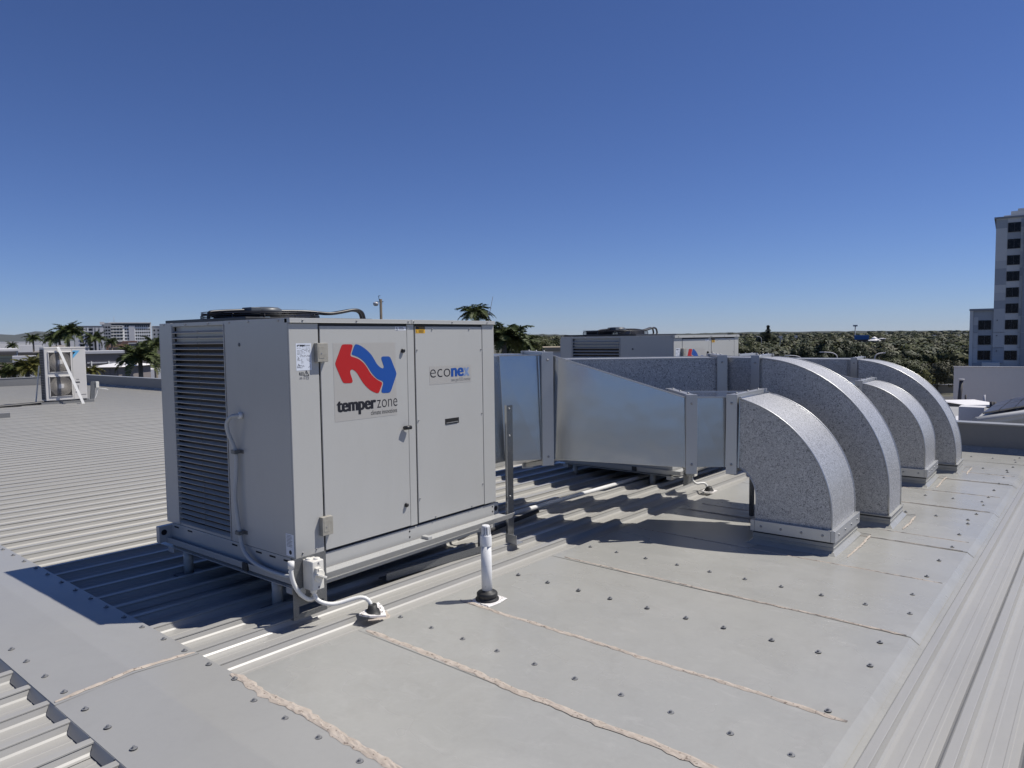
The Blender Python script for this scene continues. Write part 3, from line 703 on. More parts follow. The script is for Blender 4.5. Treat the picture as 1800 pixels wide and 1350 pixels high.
def curb(x0, x1, y0, y1, z_top, parent, collar):
    """painted roof upstand with a flared foot, dark closure strip and (optionally) a galvanised angle collar"""
    zr0 = rz((x0+x1)/2)+0.006
    b = MB(); e = 0.018
    P = [(0.0, 0.0), (0.0, 0.075), (0.012, 0.079), (0.012, 0.086), (0.0, 0.09)]
    b.box(x0-e, x1+e, y1-e, y0+e, zr0+0.028, z_top-0.018)
    b.box(x0-e-.006, x1+e+.006, y1-e-.006, y0+e+.006, zr0+0.052, zr0+0.058)
    # flare
    V = [(x0-e-.05, y0+e+.05, zr0), (x1+e+.03, y0+e+.05, zr0), (x1+e+.03, y1-e-.03, zr0), (x0-e-.05, y1-e-.03, zr0), (x0-e, y0+e, zr0+.03), (x1+e, y0+e, zr0+.03), (x1+e, y1-e, zr0+.03), (x0-e, y1-e, zr0+.03)]
    b.add(V, [(0,1,5,4)[::-1], (1,2,6,5)[::-1], (2,3,7,6)[::-1], (3,0,4,7)[::-1]])
    cu = b.build('roof_upstand', M_['tray'], parent, 0.002)
    b = MB(); b.box(x0-e+.002, x1+e-.002, y1-e+.002, y0+e-.002, z_top-0.018, z_top-0.004); b.build('closure_strip', M_['rubber'], cu)
    if collar:
        e2 = 0.034; zc0, zc1 = z_top-0.004, z_top+0.086
        for (a, c, d, f) in ((x0-e2, x1+e2, y1-e2, y1-.001), (x0-e2, x1+e2, y0+.001, y0+e2), (x0-e2, x0-.001, y1, y0), (x1+.001, x1+e2, y1, y0)):
            b = MB(); b.box(a, c, d, f, zc0, zc1); cb = b.build('collar_angle', M_['galv_bar'], parent, 0.002)
        b = MB()
        me = None
        for k in range(4):
            y = y1+(y0-y1)*(.10+.27*k); e = MB(); e.lathe([(0.010, 0), (0.010, 0.003), (0.006, 0.008)], seg=8); o = e.build('collar_screw', M_['screw'], parent); o.location = (x0-e2, y, zc0+.045); o.rotation_euler = (0, rad(-90), 0)
            x = x0+(x1-x0)*(.10+.27*k); e = MB(); e.lathe([(0.010, 0), (0.010, 0.003), (0.006, 0.008)], seg=8); o = e.build('collar_screw', M_['screw'], parent); o.location = (x, y1-e2, zc0+.045); o.rotation_euler = (rad(90), 0, 0)
    else:
        b = MB(); b.box(x0-e-.008, x1+e+.008, y1-e-.008, y0+e+.008, z_top-0.004, z_top+0.006); b.build('collar_angle', M_['tray'], parent)
        for k in range(5):
            x = x0+(x1-x0)*(.06+.2*k); e = MB(); e.box(x, x+.07, y1-.0195, y1-.018, z_top-.017, z_top-.006); e.build('closure_strip', M_['hole'], cu)
    # sealed patch edge beside the upstand
    bead([(x0-.02, y1-.12, zr0+.003), (x1+.03, y1-.12, zr0+.003)], 0.011, 'sealant_bead', parent, int(x0*10))
    bead([(x1+.05, y1-.12, zr0+.003), (x1+.05, y1+.0, zr0+.003)], 0.008, 'sealant_bead', parent, int(x0*11))

dz = 0.0
# --- supply duct of the front unit
d1 = thing('supply_duct', 'nearest galvanised supply duct, tapering from the front air conditioner to the foremost elbow', 'duct', group='galvanised ducts on the roof')
S = [((1.897,.305),(1.897,.93),.224,.10,1.158), ((2.394,.301),(2.50,.93),.224,.06,1.158), ((2.645,.085),(3.00,.66),.224,.07,1.157), ((2.715,.005),(3.12,.44),.224,.10,1.154), ((2.995,-1.135),(3.53,-.68),.224,.224,.802), ((3.055,-1.19),(3.61,-.76),.224,.224,.80), ((3.19,-1.39),(3.91,-1.35),.224,.224,.80), ((3.215,-1.505),(3.922,-1.505),.224,.224,.802)]
section(S[0], S[1], 'galv', d1); section(S[1], S[2], 'galv', d1); section(S[2], S[3], 'galv', d1); section(S[3], S[4], 'galv', d1, 'tapered_section'); section(S[4], S[5], 'galv', d1); section(S[5], S[6], 'galv', d1); section(S[6], S[7], 'galv', d1)
sC = (((S[2][0][0]+S[3][0][0])/2, (S[2][0][1]+S[3][0][1])/2), ((S[2][1][0]+S[3][1][0])/2, (S[2][1][1]+S[3][1][1])/2), .224, .085, 1.156)
flange(sC, (.78,-.62), .105, d1); 
sD = ((3.025,-1.165),(3.57,-.72),.224,.224,.80); flange(sD, (.63,-.775), .092, d1)
sE = ((3.206,-1.45),(3.918,-1.435),.224,.224,.80); flange(sE, (.30,-.95), .085, d1)
elbow(3.215, 3.922, -1.308, -.102, .919, -1.505, [(-1.505,.224),(-1.545,.215),(-1.60,.155),(-1.645,.06),(-1.645,-.06),(-1.645,-.265)], -.265, d1)
curb(3.215, 3.922, -1.645, -2.227, -.265, d1, True)
# --- return duct of the front unit
d2 = thing('return_duct', 'tall galvanised return duct behind the nearest one, its big elbow second from the front', 'duct', group='galvanised ducts on the roof')
Q = [((1.897,1.06),(1.897,1.53),.30,.30,1.10), ((2.55,1.06),(2.80,1.53),.30,.30,1.095), ((4.41,-.80),(4.80,-.42),.42,.42,1.086), ((4.50,-.90),(5.02,-.70),.42,.42,1.086), ((4.42,-1.16),(4.93,-1.05),.42,.42,1.086), ((4.38,-1.288),(4.91,-1.288),.42,.42,1.088)]
for a, c in zip(Q[:-1], Q[1:]): section(a, c, 'spangle', d2)
flange(((4.455,-.85),(4.91,-.56),.42,.42,1.086), (.6,-.8), .10, d2); flange(((4.40,-1.215),(4.92,-1.17),.42,.42,1.086), (-.2,-1), .09, d2)
elbow(4.38, 4.91, -1.222, -.09, 1.179, -1.288, [(-1.288,.42),(-1.42,.40),(-1.60,.28),(-1.72,.12),(-1.76,-.02),(-1.76,-.285)], -.285, d2)
curb(4.38, 4.91, -1.76, -2.401, -.285, d2, False)
# --- ducts of the far unit
d3 = thing('supply_duct', 'short galvanised supply duct with a low elbow, third of the four elbows from the front', 'duct', group='galvanised ducts on the roof')
S3 = [((6.945,.16),(6.945,.84),.10,.10,1.02), ((7.10,.15),(7.76,.84),.10,.10,1.02), ((7.12,-.02),(7.78,-.02),.12,.12,1.02), ((6.66,-1.42),(7.32,-1.42),.155,.155,.745), ((6.61,-1.62),(7.31,-1.62),.155,.155,.733), ((6.60,-1.690),(7.31,-1.690),.155,.155,.733)]
for a, c in zip(S3[:-1], S3[1:]): section(a, c, 'galv', d3)
flange(((7.12,.01),(7.78,.01),.12,.12,1.02), (0,-1), .10, d3); flange(((6.605,-1.655),(7.311,-1.655),.155,.155,.733), (0,-1), .085, d3)
elbow(6.60, 7.31, -1.58, -.032, .769, -1.690, [(-1.690,.155),(-1.72,.145),(-1.76,.09),(-1.79,.0),(-1.79,-.08),(-1.79,-.30)], -.30, d3)
curb(6.60, 7.31, -1.79, -2.349, -.30, d3, True)
d4 = thing('return_duct', 'farthest galvanised duct with a tall elbow, the last of the four elbows along the roof', 'duct', group='galvanised ducts on the roof')
Q4 = [((6.945,.98),(6.945,1.45),.25,.25,.97), ((7.83,.98),(8.40,1.45),.25,.25,.965), ((7.86,-.85),(8.40,-.85),.30,.30,.964), ((7.89,-1.22),(8.42,-1.22),.30,.30,.964), ((7.73,-1.40),(8.25,-1.40),.30,.30,.962)]
for a, c in zip(Q4[:-1], Q4[1:]): section(a, c, 'spangle', d4)
flange(((7.79,-1.33),(8.31,-1.31),.30,.30,.964), (-.4,-.9), .10, d4)
elbow(7.73, 8.25, -1.33, -.225, 1.189, -1.40, [(-1.40,.30),(-1.55,.27),(-1.72,.15),(-1.82,.0),(-1.86,-.1),(-1.86,-.315)], -.315, d4)
curb(7.73, 8.25, -1.86, -2.519, -.315, d4, False)

# ------------------------------------------------------------------ small things round the front unit
# bracket post that hangs beside the duct
t = thing('duct_bracket', 'galvanised angle post with a bent foot at the right end of the front air conditioner', 'bracket', (2.015,-.06,0))
b = MB(); b.box(-.045, .030, -.004, .0, -.345, .775); b.box(-.045, -.041, 0, .02, -.345, .775); pb = b.build('angle_post', M_['galv'], t, 0.001)
for z in (.745, .525, .03):
    e = MB(); e.lathe([(0.009, 0), (0.009, 0.003), (0.005, 0.008)], seg=8); o = e.build('bolt', M_['screw'], pb); o.location = (-.015, -.004, z); o.rotation_euler = (rad(90),0,0)
b = MB(); b.box(-.050, .040, -.095, -.004, -.350, -.345); b.box(-.054, -.050, -.095, .02, -.350, -.275); b.build('bent_foot', M_['galv_bar'], t, 0.001)

# isolator switch on its plate
t = thing('isolator_switch', 'cream isolator switch box on a galvanised plate at the near corner of the air conditioner', 'switch', (.0,-.11,-.038))
def slot_plate():
    b = MB(); x0, x1, z0, z1 = -.103, .134, -.281, .082
    hx0, hx1, hz0, hz1 = -.066, .108, -.250, -.205
    for (a, c, d, e) in ((x0, hx0, z0, z1), (hx1, x1, z0, z1), (hx0, hx1, z0, hz0), (hx0, hx1, hz1, z1)): b.box(a, c, -.002, .002, d, e)
    return b
pl_o = slot_plate().build('mounting_plate', M_['galv_old'], t)
b = MB(); b.box(-.103, .128, .002, .035, -.281, -.277); b.build('plate_return', M_['galv_old'], t)
e = MB(); e.lathe([(.028, 0), (.026, .004)], seg=18); o = e.build('knockout', M_['galv_bar'], pl_o); o.location = (-.045,-.002,-.125); o.rotation_euler = (rad(90),0,0)
b = MB(); b.box(-.034, .046, -.098, -.002, -.105, .070); bx = b.build('switch_box', M_['cream_plastic'], t, 0.005)
b = MB(); 
for k in range(5): b.box(-.0352, -.034, -.088+k*.017, -.083+k*.017, -.103, .068)
b.build('box_rib', M_['cream_plastic'], bx)
for z in (.054, -.088):
    e = MB(); e.lathe([(.0065, 0), (.0065, .0015)], seg=8); o = e.build('cover_screw', M_['ink_grey'], bx); o.location = (.008, -.098, z); o.rotation_euler = (rad(90),0,0)
for x, y in ((-.01,-.03),(.024,-.062)):
    e = MB(); e.lathe([(.019, 0), (.019, .005), (.014, .008)], x, y, .070, 14); e.build('entry_plug', M_['cream_plastic'], bx)
e = MB(); e.lathe([(.036, 0), (.036, .006), (.032, .010)], seg=22); di = e.build('dial', M_['cream_plastic'], t); di.location = (.010,-.098,-.018); di.rotation_euler = (rad(90),0,0)
e = MB(); e.box(-.007, .007, -.036, .036, .010, .034); o = e.build('dial_grip', M_['cream_plastic'], di, 0.003); o.rotation_euler = (0,0,rad(62))
put_text('ON', -.004, .040, .007, .022, 'ink_grey', t, -.0985)
b = MB(); b.box(-.02, .012, -.118, -.098, .026, .032); b.box(-.02, -.014, -.118, -.098, .0, .026); b.build('locking_tab', M_['cream_plastic'], t, 0.001)
e = MB(); e.lathe([(.020, 0), (.020, -.022), (.014, -.028)], .004, -.05, -.105, 12); e.build('cable_gland', M_['white_plastic'], t)

def conduit(path, r, name, label, ridged=True):
    b = MB(); P = smooth_path(path, 2)
    pts = []
    for a, c in zip(P[:-1], P[1:]):
        n = max(1, int((c-a).length/0.0055)) if ridged else 1
        for i in range(n): pts.append(a.lerp(c, i/n))
    pts.append(P[-1]); b.tube(pts, r, 9, True, True, None, 0.09 if ridged else 0)
    o = b.build(name, M_['white_plastic'])
    return o
t = thing('flexible_conduit', 'white ribbed flexible conduit dropping from the switch box to a rubber boot on the roof', 'conduit')
o = conduit([(.004,-.16,-.16), (.008,-.165,-.195), (.025,-.18,-.225), (.07,-.215,-.248), (.125,-.24,-.252), (.185,-.27,-.240), (.235,-.305,-.232), (.262,-.335,-.245), (.272,-.355,-.28), (.276,-.362,-.325)], .0130, 'conduit_tube', ''); o.parent = t
b = MB(); b.tube([(.273,-.358,-.285),(.277,-.364,-.322)], .018, 10, r2=.022); b.build('sealant_collar', M_['flash_white'], t)
zb = rz(.27)+.004
b = MB(); b.lathe([(.060, 0), (.058, .006), (.044, .012), (.040, .026), (.030, .034), (.026, .058)], .268, -.372, zb, 14); b.build('rubber_boot', M_['rubber'], t)
b = MB(); Z = zb
b.q([(.185,-.345,Z+.014),(.205,-.42,Z+.012),(.30,-.455,Z-.006),(.345,-.385,Z+.012),(.355,-.325,Z+.030),(.26,-.300,Z+.006)][::-1]); b.q([(.185,-.345,Z+.014),(.205,-.42,Z+.012),(.30,-.455,Z-.006),(.345,-.385,Z+.012),(.355,-.325,Z+.030),(.26,-.300,Z+.006)])
fl = b.build('flashing_skirt', M_['flash_white'], t); sm = fl.modifiers.new('s', 'SOLIDIFY'); sm.thickness = .006
bead([(.19,-.42,zb-.004),(.30,-.47,zb-.012),(.36,-.40,zb-.004)], .022, 'sealant_bead', t, 77)

t = thing('flexible_conduit', 'short white conduit curling from the left edge of the switch plate behind the cream box', 'conduit')
o = conduit([(-.124,-.13,.015), (-.126,-.132,-.03), (-.116,-.134,-.08), (-.094,-.136,-.13), (-.06,-.138,-.175), (-.02,-.139,-.208), (.012,-.139,-.215), (.032,-.138,-.19)], .0135, 'conduit_tube', ''); o.parent = t
b = MB(); b.tube([(-.122,-.128,.045),(-.124,-.130,.005)], .019, 10); b.build('conduit_coupling', M_['white_plastic'], t)

t = thing('flexible_conduit', 'long grey conduit climbing the shaded louvred end of the air conditioner and bending into it', 'conduit')
o = conduit([(.0,.53,.842), (-.03,.54,.845), (-.055,.57,.84), (-.066,.605,.80), (-.058,.61,.74), (-.034,.592,.66), (-.022,.575,.60), (-.022,.585,.45), (-.03,.60,.33), (-.028,.585,.2), (-.024,.565,.08), (-.028,.54,.0), (-.034,.48,-.055), (-.034,.36,-.095), (-.034,.2,-.105), (-.04,.03,-.10), (-.07,-.07,-.07), (-.115,-.11,-.02)], .0140, 'conduit_tube', ''); o.parent = t; o.data.materials[0] = M_['conduit_grey']
for y, z in ((.577,.609), (.565,.083)):
    b = MB(); b.box(-.046, -.0435, y-.022, y+.022, z-.012, z+.012); b.box(-.0435, 0, y-.024, y-.0215, z-.012, z+.012); b.box(-.003, 0, y-.052, y-.024, z-.012, z+.012); b.box(-.0435, 0, y+.0215, y+.024, z-.012, z+.012); b.build('pipe_clip', M_['galv_old'], t)
b = MB(); b.tube([(.0,.53,.842),(-.022,.535,.844)], .021, 12); b.build('conduit_gland', M_['white_plastic'], t)

# vent pipe
zb = rz(.85)+.008
t = thing('vent_pipe', 'upright white plastic vent pipe with slotted cap, rubber collar at its foot', 'pipe', (.862,-.772,zb))
b = MB(); b.tube([(0,0,0),(-.004,.0,.36)], .0335, 18); b.build('pipe_shaft', M_['pvc'], t)
b = MB(); b.lathe([(.037,.35),(.037,.405),(.0345,.412),(.034,.418)], -.004, 0, 0, 18); vc = b.build('vent_cap', M_['pvc'], t)
for k in range(10):
    a = k*math.pi/5; b = MB(); ca, sa = math.cos(a), math.sin(a)
    b._bar(Vector((-.004+.029*ca, .029*sa, .416)), Vector((-.004+.024*ca, .024*sa, .470)), Vector((-sa,ca,0))*.0042, Vector((ca,sa,0))*.003); b.build('cap_bar', M_['pvc'], vc)
b = MB(); b.lathe([(.0255,0),(.0255,.006),(.022,.011)], -.004, 0, .468, 18); b.lathe([(.018,-.06),(.016,0)], -.004,0,.468,12); b.build('cap_lid', M_['pvc'], vc)
b = MB(); b.lathe([(.075,.0),(.075,.012),(.062,.016),(.062,.024),(.066,.028),(.066,.046),(.058,.054),(.040,.058),(.036,.066)], 0,0,0,22); b.build('rubber_collar', M_['rubber'], t)
b = MB(); R = random.Random(2)
b.box(-.085,.085,-.08,.075,-.004,.003); b.build('flashing_plate', M_['flash_white'], t, .002)
bead([(-.09,-.085,-.001),(.09,-.082,-.001),(.09,.08,-.001)], .013, 'sealant_bead', t, 21, 'flash_white')
bead([(-.09,.08,-.001),(-.09,-.085,-.001)], .010, 'sealant_bead', t, 22, 'flash_white')

# strut lying under the unit and the drain pipe
b = MB(); z = rz(1.2)
b.obox((.74,.03,z), (.89,-.10,0), (.011,.10,0), (0,0,.004)); b.obox((.74,.03,z), (.89,-.10,0), (.0005,.004,0), (0,0,.055))
o = b.build('loose_angle_bar', M_['galv_old']); tag(o, 'length of dull galvanised angle bar lying on the roof under the air conditioner', 'metal bar')
t = thing('drain_pipe', 'thin white drain pipe lying along a roof rib under the ducts', 'pipe')
b = MB(); b.tube([(1.95,.40,rz(2)+.035),(2.6,.47,rz(2.6)+.028),(3.3,.475,rz(3.3)+.024),(5.4,.40,rz(5.4)+.024)], .0215, 10); b.build('pipe_run', M_['pvc'], t)
b = MB(); b.tube([(1.92,.39,-.12),(1.93,.395,rz(1.9)+.05),(1.99,.405,rz(2)+.034)], .024, 10); b.build('pipe_bend', M_['pvc'], t)
t = thing('drain_pipe', 'black rubber drain hose lying beside the white pipe near the front air conditioner', 'hose')
b = MB(); b.tube(smooth_path([(1.9,.25,-.2),(2.0,.25,rz(2)+.02),(2.4,.30,rz(2.4)+.024),(2.95,.36,rz(2.9)+.024)],2), .020, 9); b.build('hose_run', M_['rubber'], t)
# duct support legs
for i, (x, y, lab) in enumerate(((4.08,-1.30,'thin grey stand beside the throat of the nearest elbow'),)):
    t = thing('duct_stand', lab, 'stand', (x, y, 0), group='stands under the ducts')
    zt_ = .30
    b = MB(); b.tube([(0,0,rz(x)-.03),(0,0,zt_)], .024, 10); b.build('leg_tube', M_['galv_old'], t)
    b = MB(); b.box(-.07,.07,-.04,.04,rz(x)-.040,rz(x)-.028); b.build('foot_plate', M_['galv_old'], t)
# second switch and conduit by the far unit
t = thing('isolator_switch', 'small switch plate with short white conduit behind the narrow end of the taper', 'switch', (4.86,-.30,-.131))
b = MB(); b.box(-.10,.13,-.002,.002,-.20,.06); b.build('mounting_plate', M_['galv_old'], t)
b = MB(); b.box(-.03,.05,-.098,-.002,-.10,.06); b.build('switch_box', M_['cream_plastic'], t, .004)
o = conduit([(.0,-.05,-.10),(-.02,-.07,-.15),(.0,-.11,-.185),(.04,-.14,-.175),(.08,-.18,-.18),(.10,-.21,-.26)], .0135, 'conduit_tube', '', False); o.parent = t
b = MB(); b.lathe([(.055,0),(.045,.012),(.036,.03),(.026,.05)], .10,-.21,-.262,12); b.build('rubber_boot', M_['rubber'], t)
b = MB(); b.box(.03,.17,-.28,-.14,-.268,-.262); b.build('flashing_plate', M_['flash_white'], t)

# ------------------------------------------------------------------ parapets
def wall(a, c, z0, z1, th, label, name='parapet_wall', m='parapet', side=1):
    a, c = Vector(a), Vector(c); d = (c-a).normalized(); n = Vector((-d.y, d.x, 0))*side
    t = thing(name, label, 'parapet', (0,0,0), 0, 'low walls round the roof')
    b = MB(); b._bar((a+n*th/2)+Vector((0,0,(z0+z1)/2)), (c+n*th/2)+Vector((0,0,(z0+z1)/2)), n*th/2, Vector((0,0,(z1-z0)/2))); b.build('wall_face', M_[m], t)
    b = MB(); zc = Vector((0,0,z1+.008)); b._bar(a+n*(th/2)+zc, c+n*(th/2)+zc, n*(th/2+.02), Vector((0,0,.010))); b.build('wall_capping', M_['cap'], t)
    L = (c-a).length; nb = int(L/2.4)
    return t
pw = wall((9.98,-9,0), (10.32,31.3,0), -.55, -.045, .2, 'dark grey parapet along the far edge of the roof, behind the last elbow', side=-1)
b = MB(); b.prism([(9.80,-9,-.445),(9.975,-9,-.375),(9.975,-9,-.46)][::-1], (.34,40,0)); o = b.build('base_flashing', M_['tray'], pw)
wall((-12,31.15,0), (10.32,31.15,0), -.6, -.105, .2, 'pale grey parapet along the left edge of the roof, behind the small condenser', side=1)

# ------------------------------------------------------------------ split system condenser on the left
CX, CY, CZ = 5.22, 19.12, rz(5.6)
t = thing('condenser_unit', 'white two fan condenser standing on the left part of the roof', 'air conditioner', (CX, CY, CZ), rad(-2))
cw, cd, chh = 1.06, .36, 1.50
M_['cond'] = weathered('condenser_paint', (0.58,0.56,0.525), (0.64,0.62,0.585), .4, 2, 60)
M_['grille'] = mat('fan_grille_plastic', (.47,.44,.40), .5)
M_['fan_dark'] = mat('fan_opening', (.035,.032,.030), .7)
z0 = .10
b = MB(); b.box(0, cw, 0, cd, z0, z0+chh); b.build('cabinet', M_['cond'], t, .012)
b = MB(); b.box(-.004, cw+.004, -.008, cd, z0+chh-.03, z0+chh+.012); b.build('top_panel', M_['cond'], t, .006)
b = MB(); b.box(-.008, 0, .04, cd-.02, z0+.03, z0+chh-.05); b.build('side_coil', M_['fan_dark'], t)
b = MB()
for k in range(20): b.box(-.014, -.008, .03, cd-.01, z0+.04+k*.071, z0+.046+k*.071)
for k in range(4): b.box(-.016, -.013, .05+k*.085, .056+k*.085, z0+.03, z0+chh-.05)
b.build('side_guard', M_['grille'], t)
for gz in (z0+.40, z0+1.09):
    gx, gs = .385, .30
    b = MB(); b.box(gx-gs, gx+gs, -.022, 0, gz-gs, gz+gs); g = b.build('fan_grille_frame', M_['cond'], t, .012)
    b = MB(); b.box(gx-.272, gx+.272, -.0235, -.022, gz-.272, gz+.272); b.build('fan_opening', M_['fan_dark'], g, .0)
    b = MB(); n = 44
    for k in range(n):
        a = 2*math.pi*k/n; P = []
        for j in range(5):
            r = .06+.225*j/4; aa = a+.55*(j/4)**1.3; P.append((gx+r*math.cos(aa), -.030+.004*(j/4), gz+r*math.sin(aa)))
        b.tube(P, .0052, 4, False)
    b.build('grille_blade', M_['grille'], g)
    b = MB(); b.box(gx-.06, gx+.06, -.040, -.028, gz-.06, gz+.06); b.build('grille_hub', M_['cond'], g, .01)
    for sx in (-1,1):
        for sz in (-1,1):
            b = MB(); b.lathe([(.018,0),(.018,.004)], seg=8); o = b.build('grille_screw', M_['fan_dark'], g); o.location = (gx+sx*.262, -.022, gz+sz*.262); o.rotation_euler = (rad(90),0,0)
b = MB(); b.box(.705, .709, -.0015, 0, z0+.02, z0+chh-.04); b.build('panel_seam', M_['fan_dark'], t)
b = MB(); b.prism([(.725,-.0005,z0+1.39),(.725,-.0005,z0+1.18),(.915,-.0005,z0+1.41),(.73,-.0005,z0+1.41)], (0,-.002,0)); b.build('logo_print', M_['light_blue'], t)
b = MB(); b.prism([(.728,-.003,z0+1.37),(.728,-.003,z0+1.285),(.80,-.003,z0+1.37)], (0,-.002,0)); b.build('logo_print', M_['ink'], t)
put_text('R410A', .79, z0+.565, .020, .075, 'ink', t, -.003, .001); put_text('INVERTER', .755, z0+.475, .034, .125, 'ink', t, -.003, .003)
b = MB()
for k in range(5):
    for j in range(3): b.box(.745+.036*j, .772+.036*j, -.002, -.0004, z0+.27+k*.028, z0+.285+k*.028)
b.box(.755,.79,-.002,-.0004,z0+.19,z0+.225); b.build('panel_print', M_['ink_grey'], t)
b = MB(); b.box(.90,1.03,-.004,-.0004,z0+.125,z0+.135); b.build('grip_slot', M_['fan_dark'], t)
for x in (.06, .88):
    b = MB(); b.box(x, x+.14, -.04, cd+.04, z0-.03, z0-.001); b.build('mounting_foot', M_['rubber'], t)
b = MB(); b.box(-.14, cw+.16, -.05, -.0, -.01, z0-.03); b.build('base_rail', M_['parapet'], t)
b = MB(); b.box(-.14, cw+.16, cd-.02, cd+.05, -.01, z0-.03); b.build('base_rail', M_['parapet'], t)
b = MB(); b._bar(Vector((-.03,cd-.02,1.1)), Vector((-.13,cd+.10,.0)), Vector((.016,0,0)), Vector((0,.01,0))); b.build('back_brace', M_['white_plastic'], t)
tb = thing('white_brace', 'white plank like brace leaning diagonally across the front of the two fan condenser', 'brace', (CX, CY, CZ), rad(-2))
b = MB(); b._bar(Vector((.345,-.055,z0+chh+.01)), Vector((.80,-.42,-.005)), Vector((.034,0,.008)), Vector((0,.012,.01))); b.build('brace_plank', M_['white_plastic'], tb)
tb = thing('isolator_switch', 'small grey isolator bracket standing on the roof right of the two fan condenser', 'switch', (CX+1.13, CY-.05, CZ))
b = MB(); b._bar(Vector((.05,0,.08)), Vector((.10,.0,.60)), Vector((.06,0,0)), Vector((0,.02,0))); b.build('bracket_plate', M_['galv_old'], tb)
b = MB(); b.box(.15,.24,-.05,.06,.40,.58); b.build('switch_box', M_['cream_plastic'], tb, .01)
b = MB(); b.tube(smooth_path([(.2,0,.40),(.18,0,.2),(.10,0,.06)],2), .012, 6); b.tube([(.24,0,.38),(.46,.0,.34),(.50,0,.32)], .010, 6); b.build('conduit_tube', M_['white_plastic'], tb)
b = MB(); b.tube(smooth_path([(5.15,19.2,CZ+.06),(4.7,19.1,CZ+.045),(3.4,18.8,CZ+.04),(2.6,18.7,CZ+.04)],2), .045, 8); o = b.build('pipe_lagging', M_['black']); tag(o, 'black lagged refrigerant pipe running left from the two fan condenser', 'pipe')
b = MB(); b.box(2.9,3.30,15.7,15.76,rz(3)-.02,rz(3)+.10); o = b.build('roof_bracket', M_['parapet']); tag(o, 'grey rail end poking into the picture at its left edge on the roof', 'bracket')

# ------------------------------------------------------------------ surroundings
GZ = -7.5
def gnd(px, depth):
    p = at(px, 600, depth); return Vector((p.x, p.y, GZ))
M_['ground'] = weathered('ground_mix', (.050,.052,.034), (.105,.098,.072), .9, .012, .35, coord='Object')
b = MB(); n = 48; Rg = 9500
b.v.append((0,0,GZ)); 
for k in range(n): b.v.append((Rg*math.cos(2*math.pi*k/n), Rg*math.sin(2*math.pi*k/n), GZ))
for k in range(n): b.f.append((0, 1+k, 1+(k+1) % n)); b.m.append(0); b.sm.append(False)
o = b.build('ground', M_['ground']); tag(o, kind='structure')
# host building below the roof
M_['wallgrey'] = weathered('rendered_wall', (.26,.26,.26), (.33,.33,.325), .8, .3, 8)
b = MB(); b.box(-8.9, 10.15, -8.9, 31.2, GZ, -.96); o = b.build('host_building', M_['wallgrey']); o.rotation_euler = (0,0,TH); tag(o, 'grey building whose metal roof carries all the air conditioning gear', 'building')

def foliage_mat(name, c1, c2, c3):
    m = mat(name, c1, .6, 0, .25); v = coords(m, (1,1,1))
    n1 = noise(m, v, .55, 3); gi = N(m, 'ShaderNodeNewGeometry')
    mm = N(m, 'ShaderNodeMath', operation='MULTIPLY_ADD'); lk(m, gi.outputs['Random Per Island'], mm.inputs[0]); mm.inputs[1].default_value = .26; lk(m, n1, mm.inputs[2])
    cc = ramp(m, mm.outputs[0], [(.40, c1), (.62, c2), (.88, c3)])
    lk(m, cc, bsdf(m).inputs['Base Color']); 
    bsdf(m).inputs['Transmission Weight'].default_value = 0
    bsdf(m).inputs['Subsurface Weight'].default_value = 0
    return m
M_['leaf_dark'] = foliage_mat('dark_foliage', (.016,.023,.009), (.030,.039,.013), (.050,.058,.022))
M_['leaf_mid'] = foliage_mat('olive_foliage', (.030,.038,.012), (.058,.066,.020), (.098,.098,.034))
M_['leaf_yellow'] = foliage_mat('yellow_green_foliage', (.055,.062,.014), (.10,.10,.022), (.16,.145,.035))
M_['leaf_grey'] = foliage_mat('grey_green_foliage', (.042,.044,.021), (.070,.068,.032), (.105,.098,.052))
M_['palm_leaf'] = foliage_mat('palm_leaf', (.034,.050,.015), (.066,.084,.024), (.12,.125,.042))
M_['palm_yellow'] = foliage_mat('yellow_palm_leaf', (.055,.062,.012), (.11,.105,.022), (.19,.16,.04))
M_['bark'] = weathered('bark', (.075,.06,.045), (.16,.135,.105), .9, 3, 30)
M_['palm_trunk'] = weathered('palm_trunk', (.14,.12,.095), (.24,.21,.17), .9, 3, 20, stretch=(1,1,6))

def crown_mesh(seed, n, leaf, mname, rx=1, rzv=.75, lumps=9):
    R = random.Random(seed); b = MB(); C = []
    for i in range(lumps):
        a = R.uniform(0, 6.28); r = R.uniform(0, .68); zz = R.uniform(-.45, .55)
        C.append((Vector((r*math.cos(a)*rx, r*math.sin(a)*rx, zz*rzv)), R.uniform(.28, .48)))
    for i in range(n):
        c, cr = R.choice(C)
        d = Vector((R.gauss(0,1), R.gauss(0,1), R.gauss(.25,1))).normalized(); p = c + d*cr*R.uniform(.72, 1.12)
        nrm = (d + Vector((R.uniform(-.45,.45), R.uniform(-.45,.45), R.uniform(-.1,.6)))).normalized()
        u = nrm.orthogonal().normalized(); u.rotate(Matrix.Rotation(R.uniform(0,6.28), 3, nrm)); v = nrm.cross(u); s1 = leaf*R.uniform(.6,1.4)
        b.q([p-u*s1-v*s1*.45, p+u*s1*.2-v*s1*.6, p+u*s1+v*s1*.2, p-u*s1*.1+v*s1*.6], True); sn = (d*.75 + p*.35 + nrm*.35 + Vector((0,0,.15))).normalized(); b.n += [sn]*4
    me = b.mesh('crown'); me.materials.append(M_[mname]); return me
